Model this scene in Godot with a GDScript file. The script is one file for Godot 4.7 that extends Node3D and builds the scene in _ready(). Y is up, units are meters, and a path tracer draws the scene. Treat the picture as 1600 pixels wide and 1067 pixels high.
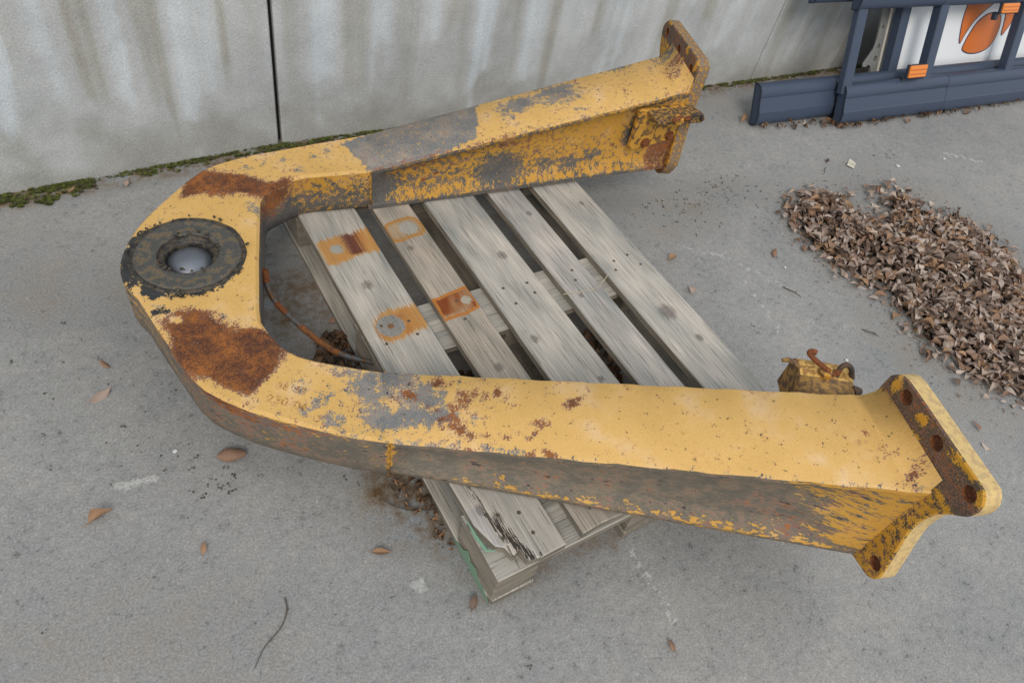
extends Node3D
# A weathered yellow steel yoke lying on a wooden pallet, on a concrete yard beside a concrete panel wall.

var rng := RandomNumberGenerator.new()
var M := {}


# ---------------------------------------------------------------- nodes
func tag(o: Node, label := "", category := "", group := "", kind := "") -> Node:
	if label: o.set_meta("label", label)
	if category: o.set_meta("category", category)
	if group: o.set_meta("group", group)
	if kind: o.set_meta("kind", kind)
	return o


func base(called: String, where: Vector3, label := "", category := "", group := "") -> Node3D:
	var o := Node3D.new()
	o.name = called
	o.position = where
	add_numbered(self, o)
	tag(o, label, category, group)
	return o


func add_numbered(parent: Node, o: Node) -> void:
	var called := String(o.name)
	var n := 0
	while parent.has_node(NodePath(String(o.name))):
		n += 1
		o.name = "%s_%03d" % [called, n]
	parent.add_child(o, true)


func put(called: String, st, material: Material, parent: Node = self) -> MeshInstance3D:
	var o := MeshInstance3D.new()
	o.name = called
	o.mesh = (st.commit() if st is SurfaceTool else st)
	if material: o.material_override = material
	add_numbered(parent, o)
	return o


func put2(called: String, first: SurfaceTool, second: SurfaceTool, m1: Material, m2: Material, parent: Node = self) -> MeshInstance3D:
	var o := MeshInstance3D.new()
	o.name = called
	var mesh: ArrayMesh = done(first).commit()
	done(second).commit(mesh)
	mesh.surface_set_material(0, m1)
	mesh.surface_set_material(1, m2)
	o.mesh = mesh
	add_numbered(parent, o)
	return o


func begin() -> SurfaceTool:
	var st := SurfaceTool.new()
	st.begin(Mesh.PRIMITIVE_TRIANGLES)
	st.set_smooth_group(-1)
	return st


func done(st: SurfaceTool) -> SurfaceTool:
	st.generate_normals()
	return st


# ---------------------------------------------------------------- geometry
func tri(st: SurfaceTool, a: Vector3, b: Vector3, c: Vector3, out: Vector3, ua := Vector2.ZERO, ub := Vector2.ZERO, uc := Vector2.ZERO) -> void:
	if (c - a).cross(b - a).dot(out) < 0.0:
		var t := b; b = c; c = t
		var u := ub; ub = uc; uc = u
	st.set_uv(ua); st.add_vertex(a)
	st.set_uv(ub); st.add_vertex(b)
	st.set_uv(uc); st.add_vertex(c)


func quad(st: SurfaceTool, a: Vector3, b: Vector3, c: Vector3, d: Vector3, out: Vector3, ua := Vector2.ZERO, ub := Vector2.ZERO, uc := Vector2.ZERO, ud := Vector2.ZERO) -> void:
	tri(st, a, b, c, out, ua, ub, uc)
	tri(st, a, c, d, out, ua, uc, ud)


func ccw(p: PackedVector2Array) -> PackedVector2Array:
	var area := 0.0
	for i in p.size():
		area += p[i].cross(p[(i + 1) % p.size()])
	if area < 0.0: p.reverse()
	return p


func inset(p: PackedVector2Array, b: float) -> PackedVector2Array:
	var r := PackedVector2Array()
	var n := p.size()
	for i in n:
		var e1 := (p[i] - p[(i + n - 1) % n]).normalized()
		var e2 := (p[(i + 1) % n] - p[i]).normalized()
		var n1 := Vector2(-e1.y, e1.x)
		var n2 := Vector2(-e2.y, e2.x)
		r.append(p[i] + (n1 + n2) / maxf(0.35, 1.0 + n1.dot(n2)) * b)
	return r


func circle(c: Vector2, r: float, n: int) -> PackedVector2Array:
	var p := PackedVector2Array()
	for i in n: p.append(c + Vector2(cos(TAU * i / n), sin(TAU * i / n)) * r)
	return p


func keyhole(outer: PackedVector2Array, holes: Array) -> PackedVector2Array:
	# cuts a slit from every hole to the nearest free corner of the outline (which runs anticlockwise)
	var p := outer.duplicate()
	var used := {}
	for h: PackedVector2Array in holes:
		var best := INF
		var bi := 0
		var bj := 0
		for i in outer.size():
			if used.has(i): continue
			for j in h.size():
				var dd := outer[i].distance_squared_to(h[j])
				if dd < best:
					best = dd; bi = i; bj = j
		used[bi] = true
		var d := (h[bj] - outer[bi]).normalized()
		var right := Vector2(d.y, -d.x) * 4e-5
		var at := p.find(outer[bi])
		var q := p.slice(0, at + 1)
		for k in h.size() + 1:
			q.append(h[(bj - k + h.size() * 2) % h.size()] + (right if k == h.size() else Vector2.ZERO))
		q.append(p[at] + right)
		q.append_array(p.slice(at + 1))
		p = q
	return p


# A prism over an outline: x, y of the outline become xf.basis.x and xf.basis.z, height runs along xf.basis.y. Caps go to cap, walls to wall.
func prism(cap: SurfaceTool, wall: SurfaceTool, outline: PackedVector2Array, y0: float, y1: float, bevel: float, xf := Transform3D(), uvm := Transform2D(), holes := [], wall_uv := Vector2(1, 1), both := true, bore: SurfaceTool = null) -> void:
	outline = ccw(outline.duplicate())
	var n := outline.size()
	var small := inset(outline, bevel) if bevel > 0.0 else outline
	var face := keyhole(small, holes) if holes else small
	var idx := Geometry2D.triangulate_polygon(face)
	if idx.is_empty(): print("not filled: an outline of ", outline.size())
	var up := xf.basis.y
	for side in ([1, 0] if both else [1]):
		var y := y1 if side else y0
		for k in range(0, idx.size(), 3):
			var v := []
			var u := []
			for m in 3:
				var q := face[idx[k + m]]
				v.append(xf * Vector3(q.x, y, q.y))
				u.append(uvm * q)
			tri(cap, v[0], v[1], v[2], up if side else -up, u[0], u[1], u[2])
	var arc := 0.0
	for i in n:
		var j := (i + 1) % n
		var a := outline[i]
		var c := outline[j]
		var d := c - a
		var out := xf.basis * Vector3(d.y, 0, -d.x)
		var l := d.length()
		var u0 := arc * wall_uv.x
		var u1 := (arc + l) * wall_uv.x
		arc += l
		var lo := y0 + (bevel if both else 0.0)
		var hi := y1 - bevel
		quad(wall, xf * Vector3(a.x, lo, a.y), xf * Vector3(c.x, lo, c.y), xf * Vector3(c.x, hi, c.y), xf * Vector3(a.x, hi, a.y), out, Vector2(u0, lo * wall_uv.y), Vector2(u1, lo * wall_uv.y), Vector2(u1, hi * wall_uv.y), Vector2(u0, hi * wall_uv.y))
		if bevel > 0.0:
			quad(cap, xf * Vector3(a.x, hi, a.y), xf * Vector3(c.x, hi, c.y), xf * Vector3(small[j].x, y1, small[j].y), xf * Vector3(small[i].x, y1, small[i].y), out + up * out.length(), uvm * a, uvm * c, uvm * small[j], uvm * small[i])
			if both:
				quad(cap, xf * Vector3(a.x, lo, a.y), xf * Vector3(c.x, lo, c.y), xf * Vector3(small[j].x, y0, small[j].y), xf * Vector3(small[i].x, y0, small[i].y), out - up * out.length(), uvm * a, uvm * c, uvm * small[j], uvm * small[i])
	for h: PackedVector2Array in holes:
		for i in h.size():
			var a := h[i]
			var c := h[(i + 1) % h.size()]
			var mid := Vector2.ZERO
			for q in h: mid += q / h.size()
			var inw := mid - (a + c) / 2
			quad(bore if bore else wall, xf * Vector3(a.x, y0, a.y), xf * Vector3(c.x, y0, c.y), xf * Vector3(c.x, y1, c.y), xf * Vector3(a.x, y1, a.y), xf.basis * Vector3(inw.x, 0, inw.y))


func rect(w: float, d: float, chamfer := 0.0) -> PackedVector2Array:
	var a := w / 2
	var b := d / 2
	if chamfer <= 0.0: return PackedVector2Array([Vector2(-a, -b), Vector2(a, -b), Vector2(a, b), Vector2(-a, b)])
	var k := chamfer
	return PackedVector2Array([Vector2(-a + k, -b), Vector2(a - k, -b), Vector2(a, -b + k), Vector2(a, b - k), Vector2(a - k, b), Vector2(-a + k, b), Vector2(-a, b - k), Vector2(-a, -b + k)])


func block(size: Vector3, bevel: float, xf := Transform3D()) -> SurfaceTool:
	var st := begin()
	prism(st, st, rect(size.x, size.z, bevel), -size.y / 2, size.y / 2, bevel, xf, Transform2D(0, Vector2.ZERO))
	return done(st)


func tube(st: SurfaceTool, pts: Array, radius, sides := 8) -> void:
	# radius: a number or one number per point
	st.set_smooth_group(0)
	var rings := []
	var side := Vector3.UP
	for i in pts.size():
		var along: Vector3 = (pts[mini(i + 1, pts.size() - 1)] - pts[maxi(i - 1, 0)]).normalized()
		var x := along.cross(side)
		if x.length() < 0.05: x = along.cross(Vector3.RIGHT)
		x = x.normalized()
		var y := x.cross(along).normalized()
		side = y
		var r: float = radius[i] if radius is Array else radius
		var ring := []
		for k in sides: ring.append(pts[i] + (x * cos(TAU * k / sides) + y * sin(TAU * k / sides)) * r)
		rings.append(ring)
	var far := 0.0
	for i in pts.size() - 1:
		var l: float = pts[i].distance_to(pts[i + 1])
		for k in sides:
			var m := (k + 1) % sides
			quad(st, rings[i][k], rings[i][m], rings[i + 1][m], rings[i + 1][k], (rings[i][k] + rings[i][m]) / 2 - pts[i], Vector2(far, float(k) / sides), Vector2(far, (k + 1.0) / sides), Vector2(far + l, (k + 1.0) / sides), Vector2(far + l, float(k) / sides))
		far += l
	st.set_smooth_group(-1)
	for e in [0, pts.size() - 1]:
		var out: Vector3 = pts[0] - pts[1] if e == 0 else pts[e] - pts[e - 1]
		for k in sides: tri(st, pts[e], rings[e][k], rings[e][(k + 1) % sides], out)


func curve(pts: Array, per := 6) -> Array:
	var r := []
	for i in pts.size() - 1:
		var p0: Vector3 = pts[maxi(i - 1, 0)]
		var p3: Vector3 = pts[mini(i + 2, pts.size() - 1)]
		for k in per: r.append(pts[i].cubic_interpolate(pts[i + 1], p0, p3, float(k) / per))
	r.append(pts[-1])
	return r


func lathe(st: SurfaceTool, profile: Array, sides := 48, wobble := 0.0) -> void:
	# profile: Vector2(radius, height) from the outside in; faces look up and outwards
	for i in profile.size() - 1:
		for k in sides:
			var v := []
			for e in [[i, k], [i, k + 1], [i + 1, k + 1], [i + 1, k]]:
				var an: float = TAU * (e[1] % sides) / sides
				var pr: Vector2 = profile[e[0]]
				var r: float = pr.x * (1.0 + wobble * (sin(an * 7.0 + e[0]) * 0.6 + sin(an * 17.0 + e[0] * 2.0) * 0.4))
				v.append(Vector3(cos(an) * r, pr.y + wobble * 0.05 * sin(an * 11.0 + e[0] * 3.0), sin(an) * r))
			var across: Vector2 = profile[i + 1] - profile[i]
			var o2 := Vector2(across.y, -across.x)
			var radial := Vector3(v[0].x + v[1].x, 0, v[0].z + v[1].z).normalized()
			var uv := []
			for q in v: uv.append(Vector2(q.x * 4.0 + 0.5, q.z * 4.0 + 0.5))
			quad(st, v[0], v[1], v[2], v[3], radial * o2.x + Vector3.UP * o2.y, uv[0], uv[1], uv[2], uv[3])


# ---------------------------------------------------------------- textures
func noise(w: int, h: int, freq: float, oct: int, sd: int, sx := 1, sy := 1, type := FastNoiseLite.TYPE_SIMPLEX_SMOOTH) -> PackedByteArray:
	var n := FastNoiseLite.new()
	n.noise_type = type
	n.seed = sd
	n.frequency = freq
	n.fractal_type = FastNoiseLite.FRACTAL_FBM if oct > 1 else FastNoiseLite.FRACTAL_NONE
	n.fractal_octaves = oct
	n.fractal_gain = 0.55
	var im := n.get_image(maxi(2, w / sx), maxi(2, h / sy))
	if im.get_width() != w or im.get_height() != h: im.resize(w, h, Image.INTERPOLATE_CUBIC)
	return im.get_data()


# A coarse map of where wear sits, drawn in metres on the surface and enlarged smoothly to the texture's size.
class Field:
	var cell: float
	var x0: float
	var y0: float
	var w: int
	var h: int
	var d := PackedFloat32Array()

	func _init(ax: float, ay: float, bx: float, by: float, c: float) -> void:
		x0 = ax; y0 = ay; cell = c
		w = int(ceil((bx - ax) / c)); h = int(ceil((by - ay) / c))
		d.resize(w * h)

	func ell(cx: float, cy: float, rx: float, ry: float, rot: float, k: float) -> void:
		var m := maxf(rx, ry) * 1.8
		var co := cos(rot)
		var si := sin(rot)
		for y in range(maxi(0, int((cy - m - y0) / cell)), mini(h, int((cy + m - y0) / cell) + 2)):
			for x in range(maxi(0, int((cx - m - x0) / cell)), mini(w, int((cx + m - x0) / cell) + 2)):
				var dx := x0 + (x + 0.5) * cell - cx
				var dy := y0 + (y + 0.5) * cell - cy
				var r := sqrt(pow((dx * co + dy * si) / rx, 2) + pow((-dx * si + dy * co) / ry, 2))
				d[y * w + x] += k * (1.0 - smoothstep(0.55, 1.55, r))

	func poly(p: PackedVector2Array, k: float) -> void:
		for y in h:
			for x in w:
				if Geometry2D.is_point_in_polygon(Vector2(x0 + (x + 0.5) * cell, y0 + (y + 0.5) * cell), p): d[y * w + x] += k

	func each(f: Callable) -> void:
		for y in h:
			for x in w: d[y * w + x] += f.call(x0 + (x + 0.5) * cell, y0 + (y + 0.5) * cell)

	func bake(W: int, H: int) -> PackedByteArray:
		var b := PackedByteArray()
		b.resize(w * h)
		for i in w * h: b[i] = clampi(int(128.0 + 60.0 * d[i]), 0, 255)
		var im := Image.create_from_data(w, h, false, Image.FORMAT_L8, b)
		im.resize(W, H, Image.INTERPOLATE_CUBIC)
		return im.get_data()


func tex(w: int, h: int, rgb: PackedByteArray) -> ImageTexture:
	return ImageTexture.create_from_image(Image.create_from_data(w, h, false, Image.FORMAT_RGB8, rgb))


func tex1(w: int, h: int, l: PackedByteArray) -> ImageTexture:
	return ImageTexture.create_from_image(Image.create_from_data(w, h, false, Image.FORMAT_L8, l))


# Chipped, chalked yellow paint over steel, with rust and grease. Returns [albedo, height, roughness].
func worn_paint(w: int, h: int, sd: int, bare: PackedByteArray, rust: PackedByteArray, dark: PackedByteArray, o: Dictionary, inside := PackedByteArray(), cell := 10) -> Array:
	var sx: int = o.get("stretch", 1)
	var chip := noise(w, h, 0.05, 5, sd, sx, 1)
	var fine := noise(w, h, 0.2, 3, sd + 1, sx, 1)
	var mid := noise(w, h, 0.012, 4, sd + 2)
	var big := noise(w, h, 0.004, 3, sd + 3)
	var grain := noise(w, h, 0.45, 2, sd + 4)
	var rgb := PackedByteArray(); rgb.resize(w * h * 3)
	var hgt := PackedByteArray(); hgt.resize(w * h)
	var rgh := PackedByteArray(); rgh.resize(w * h)
	var paint: Color = o.paint
	var steel: Color = o.steel
	var steel2: Color = o.steel2
	var pr := int(paint.r8); var pg := int(paint.g8); var pb := int(paint.b8)
	var thr: int = o.get("threshold", 172)
	var cw: int = (w + cell - 1) / cell
	var has := inside.size() > 0
	for y in h:
		var row := y * w
		var x := 0
		while x < w:
			if has and inside[(y / cell) * cw + x / cell] == 0:
				x += cell
				continue
			var stop := mini(w, x + cell)
			while x < stop:
				var i := row + x
				var j := i * 3
				x += 1
				var n1 := chip[i] - 128
				var n2 := fine[i] - 128
				var g := grain[i] - 128
				var m := mid[i] - 128
				var b := big[i] - 128
				var e := bare[i] + (n1 * 50 + n2 * 46 + g * 10) / 100
				var q := rust[i] + (n1 * 30 + n2 * 44 + m * 20 + g * 12) / 100
				var k := dark[i] + (n1 * 5 + n2 * 3) / 10
				if k > 176:
					rgb[j] = clampi(52 + g / 6 + m / 8, 0, 255); rgb[j + 1] = clampi(53 + g / 6 + m / 8, 0, 255); rgb[j + 2] = clampi(54 + g / 6 + m / 8, 0, 255)
					hgt[i] = clampi(200 + n2 / 2, 0, 255); rgh[i] = 120
				elif q > 182:
					# brown scale, turning to orange dust where the noise says so
					var t := clampi((70 + n2 * 8 / 10 + m * 7 / 10 + n1 * 6 / 10), 0, 170)
					rgb[j] = clampi(80 + t * 46 / 100 + g / 5, 0, 255); rgb[j + 1] = clampi(50 + t * 28 / 100 + g / 6, 0, 255); rgb[j + 2] = clampi(38 + t * 5 / 100 + g / 8, 0, 255)
					hgt[i] = clampi(110 + n2 / 2 + g / 3, 0, 255); rgh[i] = 215
				elif q > 162:
					var t2 := clampi(n2 + 60, 0, 120)
					rgb[j] = clampi(112 + t2 / 4 + g / 6, 0, 255); rgb[j + 1] = clampi(88 + t2 / 6 + g / 6, 0, 255); rgb[j + 2] = clampi(86 + t2 / 12 + g / 6, 0, 255)
					hgt[i] = clampi(110 + n2 / 4, 0, 255); rgh[i] = 200
				elif e > thr:
					var t3 := clampf((m * 0.9 + n2 * 0.8 + n1 * 0.6 + 55) / 120.0, 0, 1)
					var edge := 1.0 - clampf((e - thr) / 7.0, 0, 1)
					var cr := lerpf(steel.r8, steel2.r8, t3); var cg := lerpf(steel.g8, steel2.g8, t3); var cb := lerpf(steel.b8, steel2.b8, t3)
					cr = lerpf(cr, 105, edge * 0.6); cg = lerpf(cg, 72, edge * 0.6); cb = lerpf(cb, 45, edge * 0.6)
					rgb[j] = clampi(int(cr) + g / 6, 0, 255); rgb[j + 1] = clampi(int(cg) + g / 6, 0, 255); rgb[j + 2] = clampi(int(cb) + g / 6, 0, 255)
					hgt[i] = clampi(90 + g / 8, 0, 255); rgh[i] = 165
				else:
					# chalked paint, paler where it is worn thin, browner where dirt has stayed
					var f := b / 9 + m / 10
					var near := 8 if e > thr - 7 else 0
					var dirt := maxi(0, n1 / 2 + m / 2 + n2 / 4 - 34) * 40 / 100
					var pale := maxi(0, b / 2 + m / 2 - n2 / 5 - 16) * 45 / 100
					rgb[j] = clampi(pr + f / 2 + n2 / 14 + g / 10 + near / 2 - dirt * 8 / 10, 0, 255); rgb[j + 1] = clampi(pg + f / 2 + n2 / 14 + g / 10 + near - dirt + pale / 4, 0, 255); rgb[j + 2] = clampi(pb + f / 2 + n2 / 12 + g / 9 + near * 2 - dirt + pale, 0, 255)
					hgt[i] = clampi(196 + n1 / 6 + n2 / 12 + m / 4 + near * 4, 0, 255); rgh[i] = 150 + n2 / 8
	return [tex(w, h, rgb), tex1(w, h, hgt), tex1(w, h, rgh)]


func textured(t: Array, relief: float, extra := {}) -> StandardMaterial3D:
	var m := StandardMaterial3D.new()
	m.albedo_texture = t[0]
	if t.size() > 1 and t[1]:
		m.heightmap_enabled = true
		m.heightmap_texture = t[1]
		m.heightmap_scale = relief
	m.roughness = 1.0
	if t.size() > 2 and t[2]:
		m.roughness_texture = t[2]
		m.roughness_texture_channel = BaseMaterial3D.TEXTURE_CHANNEL_RED
	m.metallic_specular = 0.4
	for k in extra: m.set(k, extra[k])
	return m


func plain(c: Color, rough := 0.8, metal := 0.0, extra := {}) -> StandardMaterial3D:
	var m := StandardMaterial3D.new()
	m.albedo_color = c
	m.roughness = rough
	m.metallic = metal
	m.metallic_specular = 0.4
	for k in extra: m.set(k, extra[k])
	return m


# A mottled material for small things, mapped from three sides.
func mottled(a: Color, b: Color, c: Color, scale: float, sd: int, rough := 0.8, metal := 0.0, relief := 0.1) -> StandardMaterial3D:
	var n := 256
	var n1 := noise(n, n, 0.03, 5, sd)
	var n2 := noise(n, n, 0.2, 2, sd + 1)
	var rgb := PackedByteArray(); rgb.resize(n * n * 3)
	var hg := PackedByteArray(); hg.resize(n * n)
	for i in n * n:
		var t := clampf((n1[i] - 90) / 80.0, 0, 1)
		var col := a.lerp(b, smoothstep(0.25, 0.55, t)).lerp(c, smoothstep(0.6, 0.8, t))
		var g := (n2[i] - 128) / 6
		rgb[i * 3] = clampi(int(col.r * 255) + g, 0, 255); rgb[i * 3 + 1] = clampi(int(col.g * 255) + g, 0, 255); rgb[i * 3 + 2] = clampi(int(col.b * 255) + g, 0, 255)
		hg[i] = clampi(128 + (n1[i] - 128) / 2 + g * 2, 0, 255)
	return textured([tex(n, n, rgb), tex1(n, n, hg)], relief, {"roughness": rough, "metallic": metal, "uv1_triplanar": true, "uv1_scale": Vector3.ONE * scale})


func rgb8(r: int, g: int, b: int) -> Color:
	return Color(r / 255.0, g / 255.0, b / 255.0)


# ---------------------------------------------------------------- the yard
const WALL_A := Vector2(-3.2, -0.225)      # along the foot of the wall: far left, first joint, second joint, far right
const WALL_B := Vector2(0.117, -0.345)
const WALL_C := Vector2(2.112, -0.265)
const WALL_D := Vector2(6.0, -0.109)


func wall_z(x: float) -> float:
	if x < WALL_B.x: return lerpf(WALL_A.y, WALL_B.y, (x - WALL_A.x) / (WALL_B.x - WALL_A.x))
	if x < WALL_C.x: return lerpf(WALL_B.y, WALL_C.y, (x - WALL_B.x) / (WALL_C.x - WALL_B.x))
	return lerpf(WALL_C.y, WALL_D.y, (x - WALL_C.x) / (WALL_D.x - WALL_C.x))


func build_ground() -> void:
	var w := 2048
	var h := 1280
	var span := Vector2(5.2, 2.75)
	var org := Vector2(-1.25, -0.65)
	var big := noise(w, h, 0.004, 4, 11)
	var mid := noise(w, h, 0.018, 4, 12)
	var small := noise(w, h, 0.09, 3, 13)
	var grain := noise(w, h, 0.42, 2, 14)
	var grit := noise(w, h, 0.38, 1, 15, 1, 1, FastNoiseLite.TYPE_VALUE)
	var f := Field.new(org.x, org.y, org.x + span.x, org.y + span.y, 0.02)
	# dirt that has settled by the wall, round the pallet and under the leaves
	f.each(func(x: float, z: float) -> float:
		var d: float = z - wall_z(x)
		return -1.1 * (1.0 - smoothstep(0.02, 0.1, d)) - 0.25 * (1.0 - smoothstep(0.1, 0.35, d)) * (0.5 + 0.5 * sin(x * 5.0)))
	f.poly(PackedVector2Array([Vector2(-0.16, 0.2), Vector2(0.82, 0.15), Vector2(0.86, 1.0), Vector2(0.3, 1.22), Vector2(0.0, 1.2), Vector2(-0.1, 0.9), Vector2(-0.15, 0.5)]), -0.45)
	f.ell(-0.1, 0.3, 0.12, 0.1, 0, -0.5)  # darker ground inside the bend of the yoke
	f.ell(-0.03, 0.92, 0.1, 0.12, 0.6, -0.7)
	f.ell(1.85, 0.95, 0.45, 0.55, 0.7, -0.35)
	f.ell(1.3, 0.3, 0.3, 0.09, 0.1, -0.2)
	f.ell(1.2, 0.42, 0.16, 0.08, 0.1, -0.3)
	f.ell(-0.5, 0.1, 0.3, 0.12, 0.2, -0.22)
	f.ell(-0.65, 1.1, 0.3, 0.25, 0.2, -0.2)
	f.ell(1.0, 1.5, 0.5, 0.2, 0.5, 0.2)
	f.ell(1.2, 0.8, 0.25, 0.35, 0.5, 0.3)
	f.ell(1.9, 0.2, 0.5, 0.08, 0.05, 0.25)
	var stain := f.bake(w, h)
	# chalky scrapes
	var s := Field.new(org.x, org.y, org.x + span.x, org.y + span.y, 0.008)
	for line in [[0.33, 1.231, 0.327, 1.33, 0.0045], [0.327, 1.33, 0.318, 1.40, 0.004], [1.078, 0.487, 1.194, 0.574, 0.006], [1.194, 0.574, 1.317, 0.798, 0.007], [1.194, 0.665, 1.136, 0.893, 0.006], [-0.552, 0.666, -0.476, 0.669, 0.007], [2.6, 0.42, 2.72, 0.52, 0.008], [-0.105, 1.10, -0.097, 1.108, 0.007]]:
		for k in 14:
			var t := k / 13.0
			s.ell(lerpf(line[0], line[2], t) + sin(k * 2.3) * 0.004, lerpf(line[1], line[3], t) + cos(k * 1.7) * 0.004, line[4], line[4] * 1.4, k, 0.62)
	var scrape := s.bake(w, h)
	var rgb := PackedByteArray(); rgb.resize(w * h * 3)
	var hg := PackedByteArray(); hg.resize(w * h)
	for i in w * h:
		var b := big[i] - 128
		var m := mid[i] - 128
		var g := grain[i] - 128
		var q := small[i] - 128
		var d := stain[i] - 128
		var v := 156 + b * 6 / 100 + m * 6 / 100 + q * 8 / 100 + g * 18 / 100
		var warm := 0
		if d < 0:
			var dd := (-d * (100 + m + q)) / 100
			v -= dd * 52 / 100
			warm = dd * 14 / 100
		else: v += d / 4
		var pit := q + m / 3 + g / 3
		if pit < -84: v -= (-84 - pit) * 7 / 10
		var sp := grit[i]
		if sp > 228: v += (sp - 228) * 8 / 10
		elif sp < 28: v -= (28 - sp) * 10 / 10
		var e := scrape[i] + q * 6 / 10 + g * 5 / 10
		if scrape[i] > 136 and e > 160: v += mini(30, (e - 160) * 7 / 10)
		var hue := m / 30 + b / 34
		rgb[i * 3] = clampi(v + warm + hue / 2, 0, 255); rgb[i * 3 + 1] = clampi(v + hue / 5, 0, 255); rgb[i * 3 + 2] = clampi(v - 1 - warm - hue / 2, 0, 255)
		hg[i] = clampi(128 + g / 2 + q / 3 - (20 if pit < -92 else 0), 0, 255)
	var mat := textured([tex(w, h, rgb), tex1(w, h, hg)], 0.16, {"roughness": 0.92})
	mat.detail_enabled = true
	mat.detail_blend_mode = BaseMaterial3D.BLEND_MODE_MUL
	mat.detail_uv_layer = BaseMaterial3D.DETAIL_UV_2
	var n := 512
	var fn := noise(n, n, 0.33, 3, 16)
	var fv := noise(n, n, 0.2, 1, 17, 1, 1, FastNoiseLite.TYPE_VALUE)
	var dt := PackedByteArray(); dt.resize(n * n * 3)
	for i in n * n:
		var v := 232 + (fn[i] - 128) * 22 / 100 + rng.randi_range(-13, 13) + (maxi(0, fv[i] - 222)) / 3 - maxi(0, 26 - fv[i]) / 2
		for k in 3: dt[i * 3 + k] = clampi(v, 0, 255)
	mat.detail_albedo = tex(n, n, dt)
	M.ground = mat
	M.concrete_detail = mat.detail_albedo
	# one sheet, finer near the yard so that it can be slightly uneven
	var st := begin()
	st.set_smooth_group(0)
	var xs := [-60.0, -6.0, -1.25]
	var zs := [-20.0, -3.0, -0.65]
	for k in 40: xs.append(-1.25 + 5.2 * (k + 1) / 40.0)
	for k in 20: zs.append(-0.65 + 2.75 * (k + 1) / 20.0)
	xs.append_array([12.0, 60.0]); zs.append_array([12.0, 60.0])
	var at := func(x: float, z: float) -> Vector3: return Vector3(x, 0, z)
	for a in xs.size() - 1:
		for c in zs.size() - 1:
			var p := [at.call(xs[a], zs[c]), at.call(xs[a + 1], zs[c]), at.call(xs[a + 1], zs[c + 1]), at.call(xs[a], zs[c + 1])]
			for t in [[0, 1, 2], [0, 2, 3]]:
				for k in t:
					st.set_uv(Vector2((p[k].x - org.x) / span.x, (p[k].z - org.y) / span.y))
					st.set_uv2(Vector2(p[k].x, p[k].z) / 0.47)
					st.add_vertex(p[k])
	tag(put("ground", done(st), mat), "grey concrete yard with specks, stains and chalky scrapes", "", "", "structure")


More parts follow.
